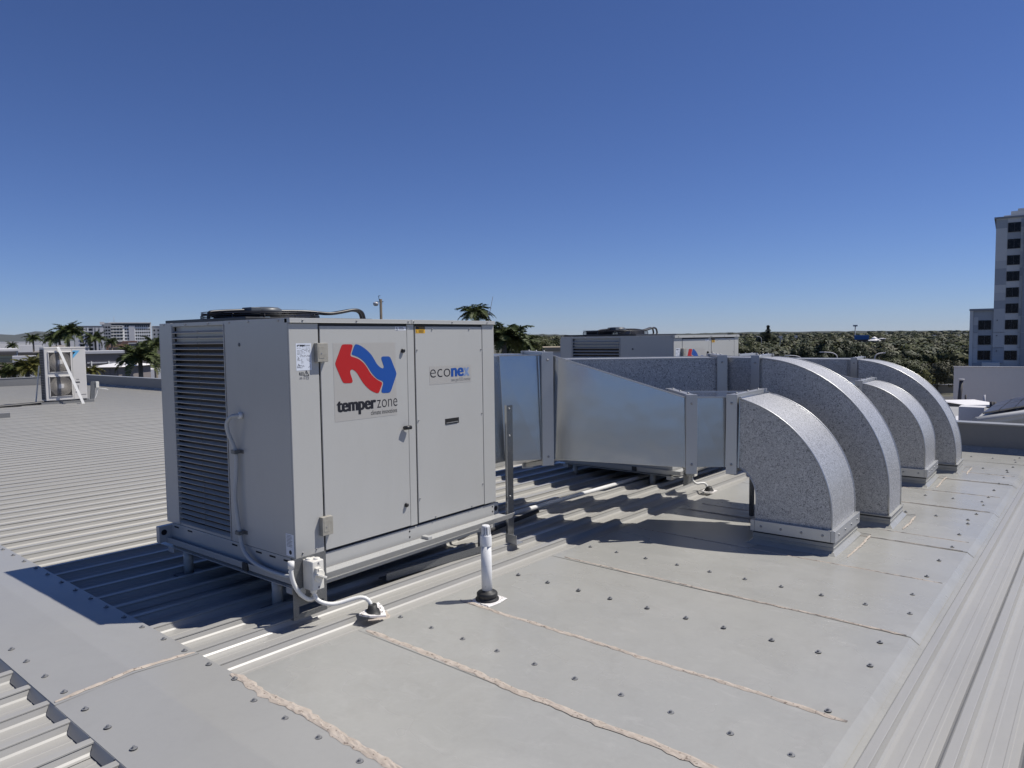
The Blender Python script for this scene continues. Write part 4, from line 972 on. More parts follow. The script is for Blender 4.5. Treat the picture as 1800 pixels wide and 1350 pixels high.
def trunk_mesh(seed):
    R = random.Random(seed); b = MB()
    b.tube([(0,0,0),(R.uniform(-.04,.04),R.uniform(-.04,.04),.5),(R.uniform(-.08,.08),R.uniform(-.08,.08),1.0)], .05, 7, r2=.028)
    for k in range(5):
        a = R.uniform(0,6.28); z = R.uniform(.55,.9); b.tube([(0,0,z),(.22*math.cos(a),.22*math.sin(a),z+.22),(.42*math.cos(a),.42*math.sin(a),z+.5)], .022, 5, r2=.008)
    me = b.mesh('trunk'); me.materials.append(M_['bark']); return me
TR = [trunk_mesh(i) for i in range(3)]
CRN = {'dark': [crown_mesh(10+i, 2600, .055, 'leaf_dark') for i in range(2)], 'mid': [crown_mesh(20+i, 2600, .05, 'leaf_mid') for i in range(3)], 'yellow': [crown_mesh(30+i, 2600, .05, 'leaf_yellow') for i in range(2)], 'grey': [crown_mesh(40+i, 2400, .048, 'leaf_grey') for i in range(2)]}
tcount = [0]
def tree(px, depth, top, rw, rh, kind, label, group='trees beyond the roof', name='leafy_tree'):
    """top: height of the crown's top (world z); rw, rh: crown half width and half height in metres"""
    p = gnd(px, depth); i = tcount[0]; tcount[0] += 1; R = random.Random(500+i)
    t = thing(name, label, 'tree', p, R.uniform(0,6.28), group)
    cz = top - rh - GZ
    k = link('trunk', TR[i % 3], t); k.scale = (rw*1.0, rw*1.0, max(1.0, cz)*.95)
    c = link('crown', CRN[kind][i % len(CRN[kind])], t); c.location = (0,0,cz); c.scale = (rw, rw, rh*1.25)
    return t

def frond_mesh(seed, mname, droop, n=30, wide=.30):
    R = random.Random(seed); b = MB(); P = []
    for i in range(13):
        s = i/12; P.append(Vector((s*(1-.10*droop*s), 0, .42*s - droop*.85*s*s)))
    b.tube(P, .014, 4, True, True, r2=.003)
    for i in range(n):
        s = .10+.90*i/(n-1); k = min(11, int(s*12)); p = P[k].lerp(P[k+1], s*12-k) if k < 12 else P[12]
        d = (P[min(k+1,12)]-P[k]).normalized(); L = wide*math.sin(math.pi*min(1, .18+.82*s))**.6*(1.1-.35*s)
        for sg in (-1, 1):
            lat = Vector((.55, sg*.85, .22+R.uniform(-.25,.15))).normalized(); tip = p + lat*L + Vector((0,0,-L*R.uniform(.25,.75)))
            w = d*.021*R.uniform(.8,1.2); mid = p.lerp(tip, .5)+Vector((0,0,L*.10))
            b.q([p-w*.6, p+w*.6, mid+w, tip, mid-w])
    me = b.mesh('frond'); me.materials.append(M_[mname]); return me
FR = {'g': [frond_mesh(1+i, 'palm_leaf', (.55,.85,1.15)[i]) for i in range(3)], 'y': [frond_mesh(7+i, 'palm_yellow', (.5,.8,1.1)[i], 26) for i in range(3)]}
def palm_trunk(h, r):
    b = MB(); b.tube([(0,0,0),(.05,.03,h*.5),(0,0,h)], r*1.25, 10, r2=r*.8); return b
pcount = [0]
def palm(px, py, depth, L, label, kind='g', n=22, group='palm trees round the building', lean=(0,0), spread=1.0):
    p = at(px, py, depth); i = pcount[0]; pcount[0] += 1; R = random.Random(900+i)
    t = thing('palm_tree', label, 'palm tree', (p.x, p.y, GZ), 0, group)
    h = p.z-GZ
    palm_trunk(h, .06*L+.05).build('trunk', M_['palm_trunk'], t)
    b = MB(); b.tube([(0,0,h-.25*L),(0,0,h+.12*L)], .055*L+.03, 8, r2=.03*L); b.build('crown_shaft', M_['palm_leaf'], t)
    for k in range(n):
        el = (k+.5)/n; pitch = rad(62 - 95*el + R.uniform(-8,8))*spread; az = k*2.3999 + R.uniform(-.3,.3)
        f = link('frond', FR[kind][R.choice((0,1,2)) if el > .3 else R.choice((0,1))], t); f.location = (0,0,h); s = L*R.uniform(.85,1.1)*(.75+.25*min(1, el*3)); f.scale = (s,s,s)
        f.rotation_euler = (R.uniform(-.25,.25), -pitch*.8, az)
    return t

# left background palms
palm(119, 583, 95, 2.6, 'tallest palm above the small condenser, its crown against the sky', n=26)
palm(104, 591, 101, 2.1, 'palm close left behind the tallest one, lower crown in shade')
palm(58, 594, 130, 1.9, 'single slender palm in front of the hills at the left')
palm(88, 596, 120, 1.9, 'low palm between the slender one and the tallest one', n=18)
palm(22, 607, 150, 1.6, 'small distant palm near the left edge of the picture', n=16)
palm(167, 595, 105, 2.0, 'dark palm in front of the grey apartment block')
palm(196, 600, 130, 1.7, 'small dark palm in front of the white apartment block', n=16)
palm(246, 627, 48, 1.9, 'broad green palm with a yellowish trunk just left of the front air conditioner', n=28)
palm(272, 606, 60, 1.6, 'palm half hidden behind the left edge of the front air conditioner')
palm(48, 646, 36, 1.05, 'yellow green palm clump behind the parapet left of the small condenser', 'y', 26)
palm(66, 640, 40, 1.1, 'yellow green palm touching the left side of the small condenser', 'y', 24)
palm(24, 650, 37, .95, 'bushy dark palm low behind the left parapet', 'g', 22)
palm(4, 656, 36, .8, 'palm fronds cut by the left edge of the picture', 'g', 18)
palm(160, 652, 40, .8, 'small palm peeking out right of the small condenser', 'y', 16)
palm(836, 551, 42, 1.3, 'palm crown rising above the top right of the front air conditioner', n=24)
palm(886, 592, 40, 1.85, 'drooping palm crown right of the front air conditioner, over the duct', n=28)
palm(914, 604, 46, 1.75, 'lower palm with hanging fronds behind the near duct', n=24)

# hills and far apartments
M_['hill'] = weathered('hill_scrub', (.050,.055,.045), (.075,.08,.06), .95, .004, .05)
b = MB(); prof = [(-260,596),(-120,592),(-40,588.5),(0,587.5),(25,588.8),(45,585.5),(62,582.3),(85,583.3),(105,585),(140,588),(180,592),(240,597),(330,602)]
F0 = []
for px, py in prof:
    a = at(px, py, 6200); c = at(px, 600, 5200); e = at(px, 600, 7600); F0.append(((c.x,c.y,GZ-1),(a.x,a.y,a.z),(e.x,e.y,GZ-1)))
V = [p for tr in F0 for p in tr]; b.add(V, [(i*3, i*3+3, i*3+4, i*3+1) for i in range(len(prof)-1)]+[(i*3+1, i*3+4, i*3+5, i*3+2) for i in range(len(prof)-1)], True)
o = b.build('hills', M_['hill']); tag(o, kind='structure')
b = MB(); prof = [(760,600),(860,594),(905,590.2),(930,588),(955,587.2),(985,588.3),(1040,589),(1120,587.5),(1200,586.5),(1260,585),(1300,584),(1420,582.5),(1500,581.8),(1600,581),(1700,580.5),(1800,580),(1950,579)]
F0 = []
R = random.Random(6)
for i in range(len(prof)-1):
    for k in range(6):
        t_ = k/6; px = prof[i][0]*(1-t_)+prof[i+1][0]*t_; py = prof[i][1]*(1-t_)+prof[i+1][1]*t_ + R.uniform(-.5,.7)
        a = at(px, py, 2600); c = at(px, 600, 2200); e = at(px, 600, 3200); F0.append(((c.x,c.y,GZ-1),(a.x,a.y,a.z),(e.x,e.y,GZ-1)))
V = [p for tr in F0 for p in tr]; b.add(V, [(i*3, i*3+3, i*3+4, i*3+1) for i in range(len(F0)-1)]+[(i*3+1, i*3+4, i*3+5, i*3+2) for i in range(len(F0)-1)], False)
o = b.build('hills', M_['far_wood']); tag(o, kind='structure')

def plain(name, c, rough=.7): return weathered(name, c, tuple(min(1, x*1.12) for x in c), rough, .15, 3)
M_['apt_white'] = plain('white_render', (.80,.79,.76)); M_['apt_grey'] = plain('grey_render', (.30,.31,.325)); M_['apt_lilac'] = plain('pale_grey_render', (.52,.515,.53))
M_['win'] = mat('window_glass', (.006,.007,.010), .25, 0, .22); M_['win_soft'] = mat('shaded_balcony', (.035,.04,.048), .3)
M_['rust'] = weathered('rusty_roof', (.26,.10,.045), (.42,.33,.27), .8, .25, 2); M_['tile'] = plain('grey_tile_roof', (.24,.22,.205)); M_['cream'] = plain('cream_cladding', (.55,.50,.33))
M_['white_roof'] = plain('white_metal_roof', (.70,.68,.66), .5); M_['brownwall'] = plain('grey_brown_wall', (.19,.17,.165)); M_['darkwall'] = plain('dark_wall', (.07,.065,.065)); M_['tan'] = plain('tan_ground', (.30,.25,.18), .9)
FU = Vector((math.sin(YAW), -math.cos(YAW), 0)); FN = Vector((math.cos(YAW), math.sin(YAW), 0))     # along / into a facade square to the view

def face(px0, px1, depth, skew=0.0):
    """foot point and width of a facade that starts at px0 and ends at px1, square to the line of sight"""
    a = at(px0, 600, depth); dv = Vector((a.x-CAM.x, a.y-CAM.y, 0)).normalized(); u = Vector((dv.y, -dv.x, 0)); u.rotate(Matrix.Rotation(skew, 3, 'Z'))
    d = at(px1, 600, 1)-CAM; n = Vector((-u.y, u.x, 0)); k = (a-CAM).dot(n)/d.dot(n); q_ = CAM+d*k
    return Vector((a.x, a.y, GZ)), u, (q_-a).dot(u), k
def bld(name, label, cat, px0, px1, ytop, depth, deep, mname, group=None, roofm=None, base=None, skew=0.0):
    """box building whose front is seen between px0 and px1; returns (thing, width, height)"""
    org, u, wdt, k = face(px0, px1, depth, skew); zt_ = at(px0, ytop, depth).z
    if base is not None: org.z = base
    t = thing(name, label, cat, org, math.atan2(u.y, u.x), group); h = zt_-org.z
    b = MB(); b.box(0, wdt, 0, deep, 0, h); b.build('wall', M_[mname], t)
    if roofm: b = MB(); b.box(-.25, wdt+.25, -.25, deep+.25, h, h+.3); b.build('roof', M_[roofm], t)
    return t, wdt, h
def windows(t, xs, zs, w_, h_, mname='win', y=0.0, frame=None):
    b = MB(); b.box(0, w_, -.06, .02, 0, h_); me = b.mesh('window'); me.materials.append(M_[mname])
    fb_ = None
    if frame:
        b = MB(); e = w_*.04; b.box(-e, w_+e, -.10, -.05, -e, 0); b.box(-e, w_+e, -.10, -.05, h_, h_+e); b.box(-e, 0, -.10, -.05, 0, h_); b.box(w_, w_+e, -.10, -.05, 0, h_); b.box(w_*.48, w_*.52, -.09, -.05, 0, h_); fb_ = b.mesh('window_frame'); fb_.materials.append(M_[frame])
    for z in zs:
        for x in xs:
            o = link('window', me, t); o.location = (x, y, z)
            if fb_: link('window_frame', fb_, o)
# white apartment block: balconies left, punched windows right
t, W, H = bld('apartment_building', 'long white apartment block with rows of dark windows at the left skyline', 'building', 193, 267, 567, 700, 22, 'apt_white')
fl = (H-4)/8.0
zs = [H-4.6-fl*i for i in range(7)]
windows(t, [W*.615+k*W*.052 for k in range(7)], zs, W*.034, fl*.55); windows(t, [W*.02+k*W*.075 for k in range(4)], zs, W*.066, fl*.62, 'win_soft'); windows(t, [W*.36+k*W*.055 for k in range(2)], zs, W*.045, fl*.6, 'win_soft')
b = MB(); b.box(W*.455, W*.595, -.5, 0, 0, H-3.4); b.build('wall_panel', M_['apt_lilac'], t)
b = MB(); b.box(-.5, W, -1.2, 0, H-.6, H+.2); b.build('roof', M_['white_roof'], t); b = MB(); b.box(W*.05, W*.97, -.3, .02, H-3.0, H-1.0); b.build('roof_terrace', M_['win_soft'], t)
b = MB(); b.box(-.6, W*.33, -1.0, -.02, H-3.6, H-3.0); b.build('balcony_slab', M_['apt_white'], t)
for z in zs:
    b = MB(); b.box(0, W*.33, -1.2, -.02, z-.75, z-.15); b.build('balcony_slab', M_['apt_white'], t)
b = MB(); b.tube([(W*.12,4,H),(W*.12,4,H+6)], .15, 5); b.build('roof_mast', M_['apt_grey'], t)
t, W, H = bld('apartment_building', 'grey balcony wing between the white apartment block and the grey one', 'building', 180, 196, 567.5, 690, 20, 'apt_grey')
windows(t, [W*.1, W*.4, W*.7], [H-5-fl*i for i in range(7)], W*.2, fl*.5, 'win'); b = MB(); b.box(-1.5, W*.3, -.3, 6, H-1.6, H+.9); b.build('roof_box', M_['white_roof'], t)
t, W, H = bld('apartment_building', 'grey apartment block with white columns behind the tall palms', 'building', 132, 183, 573.5, 560, 18, 'apt_grey', roofm='apt_grey')
fl2 = H/7.2
for k, (a, c) in enumerate(((.0,.16),(.30,.36),(.44,.47),(.63,.67),(.72,.80),(.86,1.0))): b = MB(); b.box(W*a, W*c, -.5, 0, 0, H-1.2); b.build('wall_panel', M_['apt_lilac' if k != 2 else 'apt_white'], t)
zs = [H-3.6-fl2*i for i in range(6)]
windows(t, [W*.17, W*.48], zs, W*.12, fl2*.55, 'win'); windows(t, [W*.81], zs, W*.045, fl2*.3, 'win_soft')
for z in zs: b = MB(); b.box(W*.16, W*.62, -.9, -.02, z-.8, z-.25); b.build('balcony_slab', M_['apt_lilac'], t)
t, W, H = bld('apartment_building', 'slim grey apartment block just left of the front air conditioner', 'building', 268, 300, 573.5, 720, 20, 'apt_grey', roofm='white_roof'); windows(t, [W*.08, W*.3, W*.55], [H-5-4*i for i in range(6)], W*.09, 1.7, 'win')
# low buildings on the left
bld('shed', 'long rusty roofed shed below the white apartment block', 'building', 186, 214, 601, 330, 14, 'rust', roofm='white_roof')
bld('shed', 'second rusty metal shed farther right, below the windowed end of the white block', 'building', 208, 241, 600.5, 345, 14, 'rust', roofm='rust')
bld('shed', 'rusty shed with a pale roof right beside the front air conditioner', 'building', 226, 282, 604, 300, 10, 'brownwall', roofm='white_roof')
bld('shed', 'dark hedge coloured low shed under the rusty one', 'building', 190, 230, 611, 200, 8, 'darkwall')
bld('warehouse', 'white warehouse wall left of the tiled house', 'building', 31, 78, 607.5, 210, 20, 'white_roof')
bld('warehouse', 'big flat white roofed warehouse at the left edge', 'building', -40, 31, 618, 110, 22, 'white_roof', roofm='white_roof')
bld('warehouse', 'low dark brown building between the warehouse and the tiled house', 'building', 30, 76, 620, 105, 8, 'darkwall')
bld('warehouse', 'far pale warehouse row under the hills at the left', 'building', -30, 58, 604.5, 420, 20, 'white_roof')
bld('warehouse', 'row of far grey sheds below the hills', 'building', -60, 130, 601.5, 800, 30, 'apt_lilac')
t, W, H = bld('shopfront', 'cream building with a slatted shutter at the left edge', 'building', -30, 22.5, 625, 70, 8, 'cream', roofm='darkwall')
for k in range(9): b = MB(); b.box(0, W, -.05, 0, H-.35-k*.17, H-.28-k*.17); b.build('shutter_slat', M_['tan'], t)
bld('wall', 'pale rendered wall behind the yellow green palms', 'wall', 20, 76, 626.5, 62, 3, 'apt_lilac')
# tiled house with hip roof
a, c = at(56, 619.5, 96), at(108, 619.5, 96); W = (c-a).length
u = Vector((c.x-a.x, c.y-a.y, 0)).normalized(); t = thing('tiled_house', 'house with a grey tiled hip roof just above the small condenser', 'house', (a.x, a.y, GZ), math.atan2(u.y, u.x)); H = a.z-GZ
b = MB(); b.box(.3, W-.3, .3, 5.7, 0, H); b.build('wall', M_['brownwall'], t)
b = MB(); zr = at(80, 607, 99).z-GZ; b.add([(0,0,H),(W,0,H),(W,6,H),(0,6,H),(W*.36,3,zr),(W*.66,3,zr)], [(0,1,5,4),(1,2,5),(2,3,4,5),(3,0,4),(3,2,1,0)]); b.build('roof', M_['tile'], t)
b = MB(); zg = at(90,612,96).z-GZ; b.add([(W*.52,-.6,H),(W*.86,-.6,H),(W*.69,-.6,zg),(W*.69,3,zg)], [(0,1,2),(1,3,2),(0,2,3)]); b.build('gable', M_['tan'], t)
# arched shelter, long grey wall, white hip roof pavilion
t, W, H = bld('long_shed', 'long grey brown shed wall behind the white hip roof', 'building', 148, 214, 622, 84, 6, 'brownwall', roofm='apt_lilac')
b = MB(); b.box(W*.05, W, -.12, -.01, H-1.15, H-1.0); b.build('gutter', M_['apt_lilac'], t)
for xx in (.16,.62): b = MB(); b.tube([(W*xx,-.2,0),(W*xx,-.2,H-.9)], .08, 6); b.build('downpipe', M_['apt_grey'], t)
bld('white_roof_row', 'strip of white roofs beyond the long grey shed', 'building', 168, 208, 618, 118, 10, 'white_roof')
p = gnd(157, 92); t = thing('arched_shelter', 'dark arched canopy beside the top right corner of the small condenser', 'canopy', p, YAW-math.pi/2)
b = MB(); zt_ = at(157, 616, 92).z-GZ
pts = [(-1.15+2.3*k/10, 0, zt_-.62+.62*math.sin(math.pi*k/10)) for k in range(11)]
b.add([(x, y, z) for x, _, z in pts for y in (0, 4)], [(i*2, i*2+2, i*2+3, i*2+1) for i in range(10)], True); o = b.build('canopy_sheet', M_['darkwall'], t); o.modifiers.new('s','SOLIDIFY').thickness = .08
for xx in (-1.1, 1.1): b = MB(); b.tube([(xx,0,0),(xx,0,zt_-.6)], .07, 6); b.build('canopy_post', M_['darkwall'], t)
a, c = at(150, 646, 58), at(212, 646, 58); W = (c-a).length; u = Vector((c.x-a.x, c.y-a.y, 0)).normalized()
t = thing('pavilion', 'small grey building with a white hip roof between the condenser and the broad palm', 'building', (a.x, a.y, GZ), math.atan2(u.y, u.x)); H = a.z-GZ
b = MB(); b.box(.45, W-.4, .4, 5.6, 0, H-.02); b.build('wall', M_['brownwall'], t); zr = at(190, 637.5, 61).z-GZ
b = MB(); b.add([(0,0,H),(W,0,H),(W,6,H),(0,6,H),(W*.33,3,zr),(W*.8,3,zr)], [(0,1,5,4),(1,2,5),(2,3,4,5),(3,0,4),(3,2,1,0)]); b.build('roof', M_['white_roof'], t)
for k in range(4): b = MB(); b.box(.5+k*.62, .52+k*.62, .385, .4, 0, H-.1); b.build('wall_joint', M_['darkwall'], t)
bld('white_wall', 'bright white wall low behind the broad palm next to the front air conditioner', 'wall', 246, 300, 650, 70, 4, 'white_roof')
bld('shed', 'pale roofed house peeking between the near duct and the farther air conditioner', 'house', 958, 1010, 617, 60, 6, 'apt_lilac', roofm='tan')
bld('street_cabinet', 'white parked van like shape seen between palms at the left', 'shed', 14, 26, 659.5, 44, 2, 'white_roof')

# floodlight mast, whip antenna
p = gnd(671, 46); t = thing('lamp_mast', 'dark timber pole with a round white lamp, above the top of the front air conditioner', 'lamp post', p, YAW-math.pi/2)
h = at(671, 526, 46).z-GZ
b = MB(); b.tube([(0,0,0),(0,0,h)], .085, 8); b.build('pole', M_['bark'], t)
b = MB(); b.lathe([(.02,-.17),(.12,-.15),(.175,-.05),(.18,.03),(.12,.07),(.05,.09)], -.31, -.05, h-.27, 14); la = b.build('lamp_globe', mat('lamp_glass', (.55,.55,.55), .15), t)
b = MB(); b.bar((-.34,-.03,h-.18),(.17,0,h-.165), .04, .04); b.bar((-.09,0,h-.1),(-.13,0,h+.2), .03, .03); b.bar((-.15,0,h+.2),(-.02,0,h+.215), .03, .03); b.build('cross_arm', M_['darkwall'], t)
a, c = at(857.5, 566, 30), at(866.5, 521, 30)
b = MB(); b.tube([a - Vector((0,0,8)), a, c], .022, 6, r2=.008); o = b.build('whip_antenna', M_['darkwall']); tag(o, 'thin leaning whip antenna beside the palm top above the air conditioner', 'antenna')

# ------------------------------------------------------------------ right background: woodland
random.seed(12)
kinds = ['mid','dark','grey','mid','dark','mid']
lab_k = {'dark': 'dark green', 'mid': 'olive green', 'grey': 'grey green', 'yellow': 'yellow green'}
# trees one can tell apart
SP = [ # px, depth, top y px, half width m, half height, kind, label
 (1345, 260, 581, 4.4, 3.2, 'dark', 'dark spreading tree under the pine shaped one'),
 (1322, 170, 598, 3.6, 2.6, 'mid', 'olive tree with a brownish crown right of the farther air conditioner'),
 (1308, 150, 606, 3.2, 2.2, 'mid', 'low olive tree touching the right edge of the farther air conditioner'),
 (1365, 160, 606, 3.4, 2.4, 'mid', 'round olive tree above the elbow crest of the tall duct'),
 (1380, 240, 596, 2.4, 2.2, 'dark', 'small black green round tree between the olive tree and the big dark one'),
 (1412, 85, 600, 1.9, 2.2, 'dark', 'left lobe of the big dark trees behind the ducts, lower than the rest'),
 (1448, 88, 592, 2.6, 2.9, 'dark', 'tallest of the big dark leathery trees behind the ducts'),
 (1482, 90, 594, 2.4, 2.7, 'dark', 'big dark leathery tree right of the tallest dark one'),
 (1510, 92, 600, 2.2, 2.4, 'dark', 'right hand end of the big dark trees, in front of the blue roof'),
 (1430, 84, 612, 2.2, 1.9, 'dark', 'low dark tree in front of the tallest dark one'),
 (1540, 86, 630, 1.7, 1.3, 'mid', 'low olive tree behind the crest of the farthest elbow'),
 (1575, 95, 628, 2.4, 1.7, 'mid', 'olive tree above the curve of the farthest elbow'),
 (1612, 100, 630, 2.6, 2.2, 'mid', 'bright olive tree right of the farthest elbow'),
 (1650, 104, 628, 2.6, 2.4, 'grey', 'bare branched grey green tree left of the apartment tower'),
 (1685, 108, 630, 2.4, 2.4, 'grey', 'grey green tree touching the left edge of the apartment tower'),
 (1628, 84, 649, 1.35, 1.3, 'yellow', 'small yellow green tree beside the fence left of the white wall'),
 (1590, 150, 612, 3.4, 2.2, 'dark', 'dark mound like tree below the white huts'),
 (1638, 160, 612, 3.2, 2.0, 'dark', 'dark round tree in the middle of the low woodland'),
 (1672, 165, 610, 3.4, 2.2, 'mid', 'rounded olive tree left of the apartment tower, upper row'),
 (1555, 140, 612, 3.0, 2.0, 'dark', 'dark bushy tree right of the big dark trees'),
 (942, 120, 590, 2.4, 2.6, 'mid', 'olive brown tree behind the hanging palm fronds'),
 (962, 135, 594, 3.0, 2.4, 'mid', 'brownish tree left of the farther air conditioner'),
 (980, 150, 590, 2.8, 2.6, 'dark', 'dark tree touching the left edge of the farther air conditioner'),
]
for px, d, y, rw, rh, kind, lab in SP: tree(px, d, at(px, y, d).z, rw, rh, kind, lab)
# conifer
p = gnd(1350, 255); t = thing('pine_tree', 'pointed pine rising above the skyline right of the farther air conditioner', 'tree', p)
h = at(1350, 571.5, 255).z-GZ
b = MB(); b.tube([(0,0,0),(0,0,h)], .25, 6, r2=.05); b.build('trunk', M_['bark'], t)
b = MB(); R = random.Random(8)
for i in range(1500):
    s = R.random()**.7; z = h*(.35+.65*s); r = 2.6*(1-s)*R.uniform(.2,1.05)+.25; tier = math.sin(s*34)*.3+.75; r *= tier; a = R.uniform(0,6.28)
    q_ = Vector((r*math.cos(a), r*math.sin(a), z-.2*r)); l = .3; d = Vector((math.cos(a), math.sin(a), -.2)); sdv = Vector((-math.sin(a), math.cos(a), R.uniform(-.4,.4)))
    b.q([q_-d*l-sdv*l*.4, q_+d*l-sdv*l*.2, q_+d*l+sdv*l*.3, q_-d*l+sdv*l*.5])
b.build('crown', M_['leaf_dark'], t)
# the rest of the wood: one mass of clumps
def wood(name, px0, px1, d0, d1, n, mname, seed, leaf=.16, hmin=3.5, hmax=6.0, per=42):
    R = random.Random(seed); b = MB()
    for i in range(n):
        dd = 1/(1/d0 + (1/d1-1/d0)*R.random()); px = R.uniform(px0, px1); p = gnd(px, dd) + Vector((0,0,9.0*dd/2300)); hh = R.uniform(hmin, hmax); rw = R.uniform(1.8, 3.6)*(1+dd/900)
        np_ = per
        sc = .105*rw*(1+dd/1300)
        for k in range(np_):
            d = Vector((R.gauss(0,1), R.gauss(0,1), abs(R.gauss(0,1))*.9-.15)).normalized(); q_ = p + Vector((0,0,hh*.52)) + Vector((d.x*rw, d.y*rw, d.z*hh*.48))*R.uniform(.75,1.05)
            nrm = (d+Vector((R.uniform(-.3,.3), R.uniform(-.3,.3), R.uniform(0,.35)))).normalized(); u = nrm.orthogonal().normalized(); u.rotate(Matrix.Rotation(R.uniform(0,6.28),3,nrm)); v = nrm.cross(u); s1 = sc*R.uniform(.7,1.5)
            b.q([q_-u*s1-v*s1*.5, q_+u*s1*.3-v*s1*.7, q_+u*s1+v*s1*.3, q_-u*s1*.2+v*s1*.7], True); b.n += [(d+nrm*.3+Vector((0,0,.1))).normalized()]*4
    o = b.build(name, M_[mname]); tag(o, kind='stuff'); return o
for i, (mn, n) in enumerate((('leaf_mid', 520), ('leaf_dark', 380), ('leaf_grey', 340))):
    o = wood('woodland', 1280, 1790, 150, 2300, n, mn, 60+i, per=105)
    tag(o, ('olive', 'dark', 'grey green')[i] + ' canopy of the low woodland spreading to the right hand horizon', 'woodland')
    o2 = wood('woodland', 905, 1040, 150, 1600, n//4, mn, 80+i, hmin=4, hmax=7, per=105)
    tag(o2, ('olive', 'dark', 'grey green')[i] + ' woodland seen between the palms and the farther air conditioner', 'woodland')
# a few roofs and lights in the wood
t, W, H = bld('service_station', 'blue canopy roof standing in the woodland above the dark trees', 'building', 1503.5, 1525.5, 589.5, 300, 8, 'darkwall')
b = MB(); b.box(-.4, W+.4, -.6, 8.5, H-1.75, H+.05); b.build('canopy_fascia', mat('blue_fascia', (.012,.11,.33), .45), t)
for i, (px, y, wpx, d, lab) in enumerate(((1537, 598.5, 21, 280, 'white round roofed hut right of the blue canopy roof'), (1550, 595, 14, 310, 'pale flat hut farther right of the blue canopy roof'))):
    p = gnd(px, d); t = thing('hut', lab, 'hut', p, YAW-math.pi/2); hh = at(px, y, d).z-GZ; r = wpx/2*d/FPX
    b = MB(); b.lathe([(r*.85,0),(r*.85,hh)], seg=10, smooth=False); b.build('wall', M_['brownwall'], t)
    b = MB(); b.lathe([(r,hh-.2),(r,hh),(r*.5,hh+.55 if i == 0 else hh+.1),(r*.45,hh+.7 if i == 0 else hh+.12),(r*.42,hh+1.0 if i == 0 else hh+.14),(.1,hh+1.5 if i == 0 else hh+.2)], seg=10, smooth=False); b.build('roof', M_['white_roof'], t)
for i, (px, y, wpx, d, lab) in enumerate(((1372, 591.5, 6, 480, 'tiny white roof above the small black green tree'), (1399, 591, 5, 480, 'tiny white roof left above the big dark trees'), (1594, 588.5, 10, 600, 'narrow white roof in the middle of the woodland'), (1649, 590, 18, 480, 'long white roof in the woodland left of the tower'), (1681, 589.5, 12, 480, 'short white roof nearest to the tower'), (1672, 600, 14, 300, 'pale low roof in the woodland below the long white one'))):
    bld('distant_roof', lab, 'building', px-wpx/2, px+wpx/2, y, d, 6, 'apt_lilac', roofm='white_roof')
def streetlight(px, ytop, depth, arm, label):
    p = gnd(px, depth); t = thing('street_lamp', label, 'street lamp', p, YAW-math.pi/2, 'street lamps beyond the ducts'); h = at(px, ytop, depth).z-GZ
    b = MB(); b.tube(smooth_path([(0,0,0),(0,0,h*.9),(arm*.25,0,h*.985),(arm,0,h)],2), .06, 6); b.build('pole', M_['apt_lilac'], t)
    b = MB(); b.box(min(arm,arm*1.25), max(arm,arm*1.25), -.12, .12, h-.05, h+.05); b.build('lamp_head', M_['apt_lilac'], t)
streetlight(1412, 624.5, 80, -1.6, 'curved street lamp just above the crest of the tall duct elbow')
streetlight(1474, 618.5, 78, -1.6, 'curved street lamp in front of the big dark trees')
streetlight(1537, 620.5, 82, 1.0, 'curved street lamp above the farthest duct')
streetlight(1339, 591, 170, -1.2, 'thin street lamp near the pointed pine')
streetlight(1371, 596, 200, .9, 'thin street lamp beside the small black green tree')
p = gnd(1503, 330); t = thing('floodlight_mast', 'tall floodlight mast above the blue canopy roof', 'light mast', p, YAW-math.pi/2); h = at(1503, 573.5, 330).z-GZ
b = MB(); b.tube([(0,0,0),(0,0,h)], .22, 6); b.build('pole', M_['apt_grey'], t); b = MB(); b.box(-.9,.9,-.3,.3,h-.1,h+.6); b.build('lamp_rack', M_['apt_grey'], t)

# street, fence and bare ground left of the white wall
M_['asphalt'] = weathered('asphalt', (.05,.05,.052), (.075,.074,.072), .9, .4, 8)
def strip(name, px0, px1, d0, d1, z, mname):
    b = MB(); A = [gnd(px0,d0), gnd(px1,d0), gnd(px1,d1), gnd(px0,d1)]; b.q([(p.x,p.y,GZ+z) for p in A]); o = b.build(name, M_[mname]); tag(o, kind='structure'); return o
strip('bare_ground', 1560, 1800, 55, 84, .004, 'tan'); strip('road', 1560, 1800, 84, 98, .008, 'asphalt'); strip('pavement', 1560, 1800, 82, 84, .012, 'apt_lilac')
a, c = gnd(1600, 104), gnd(1690, 104); t = thing('boundary_wall', 'brown grey boundary wall under the trees left of the tower', 'wall', a, math.atan2(c.y-a.y, c.x-a.x)); W = (c-a).length
b = MB(); b.box(0, W, 0, .3, 0, 1.15); b.build('wall_face', M_['tan'], t); b = MB(); b.box(-.05, W+.05, -.05, .35, 1.15, 1.25); b.build('wall_capping', M_['apt_lilac'], t)

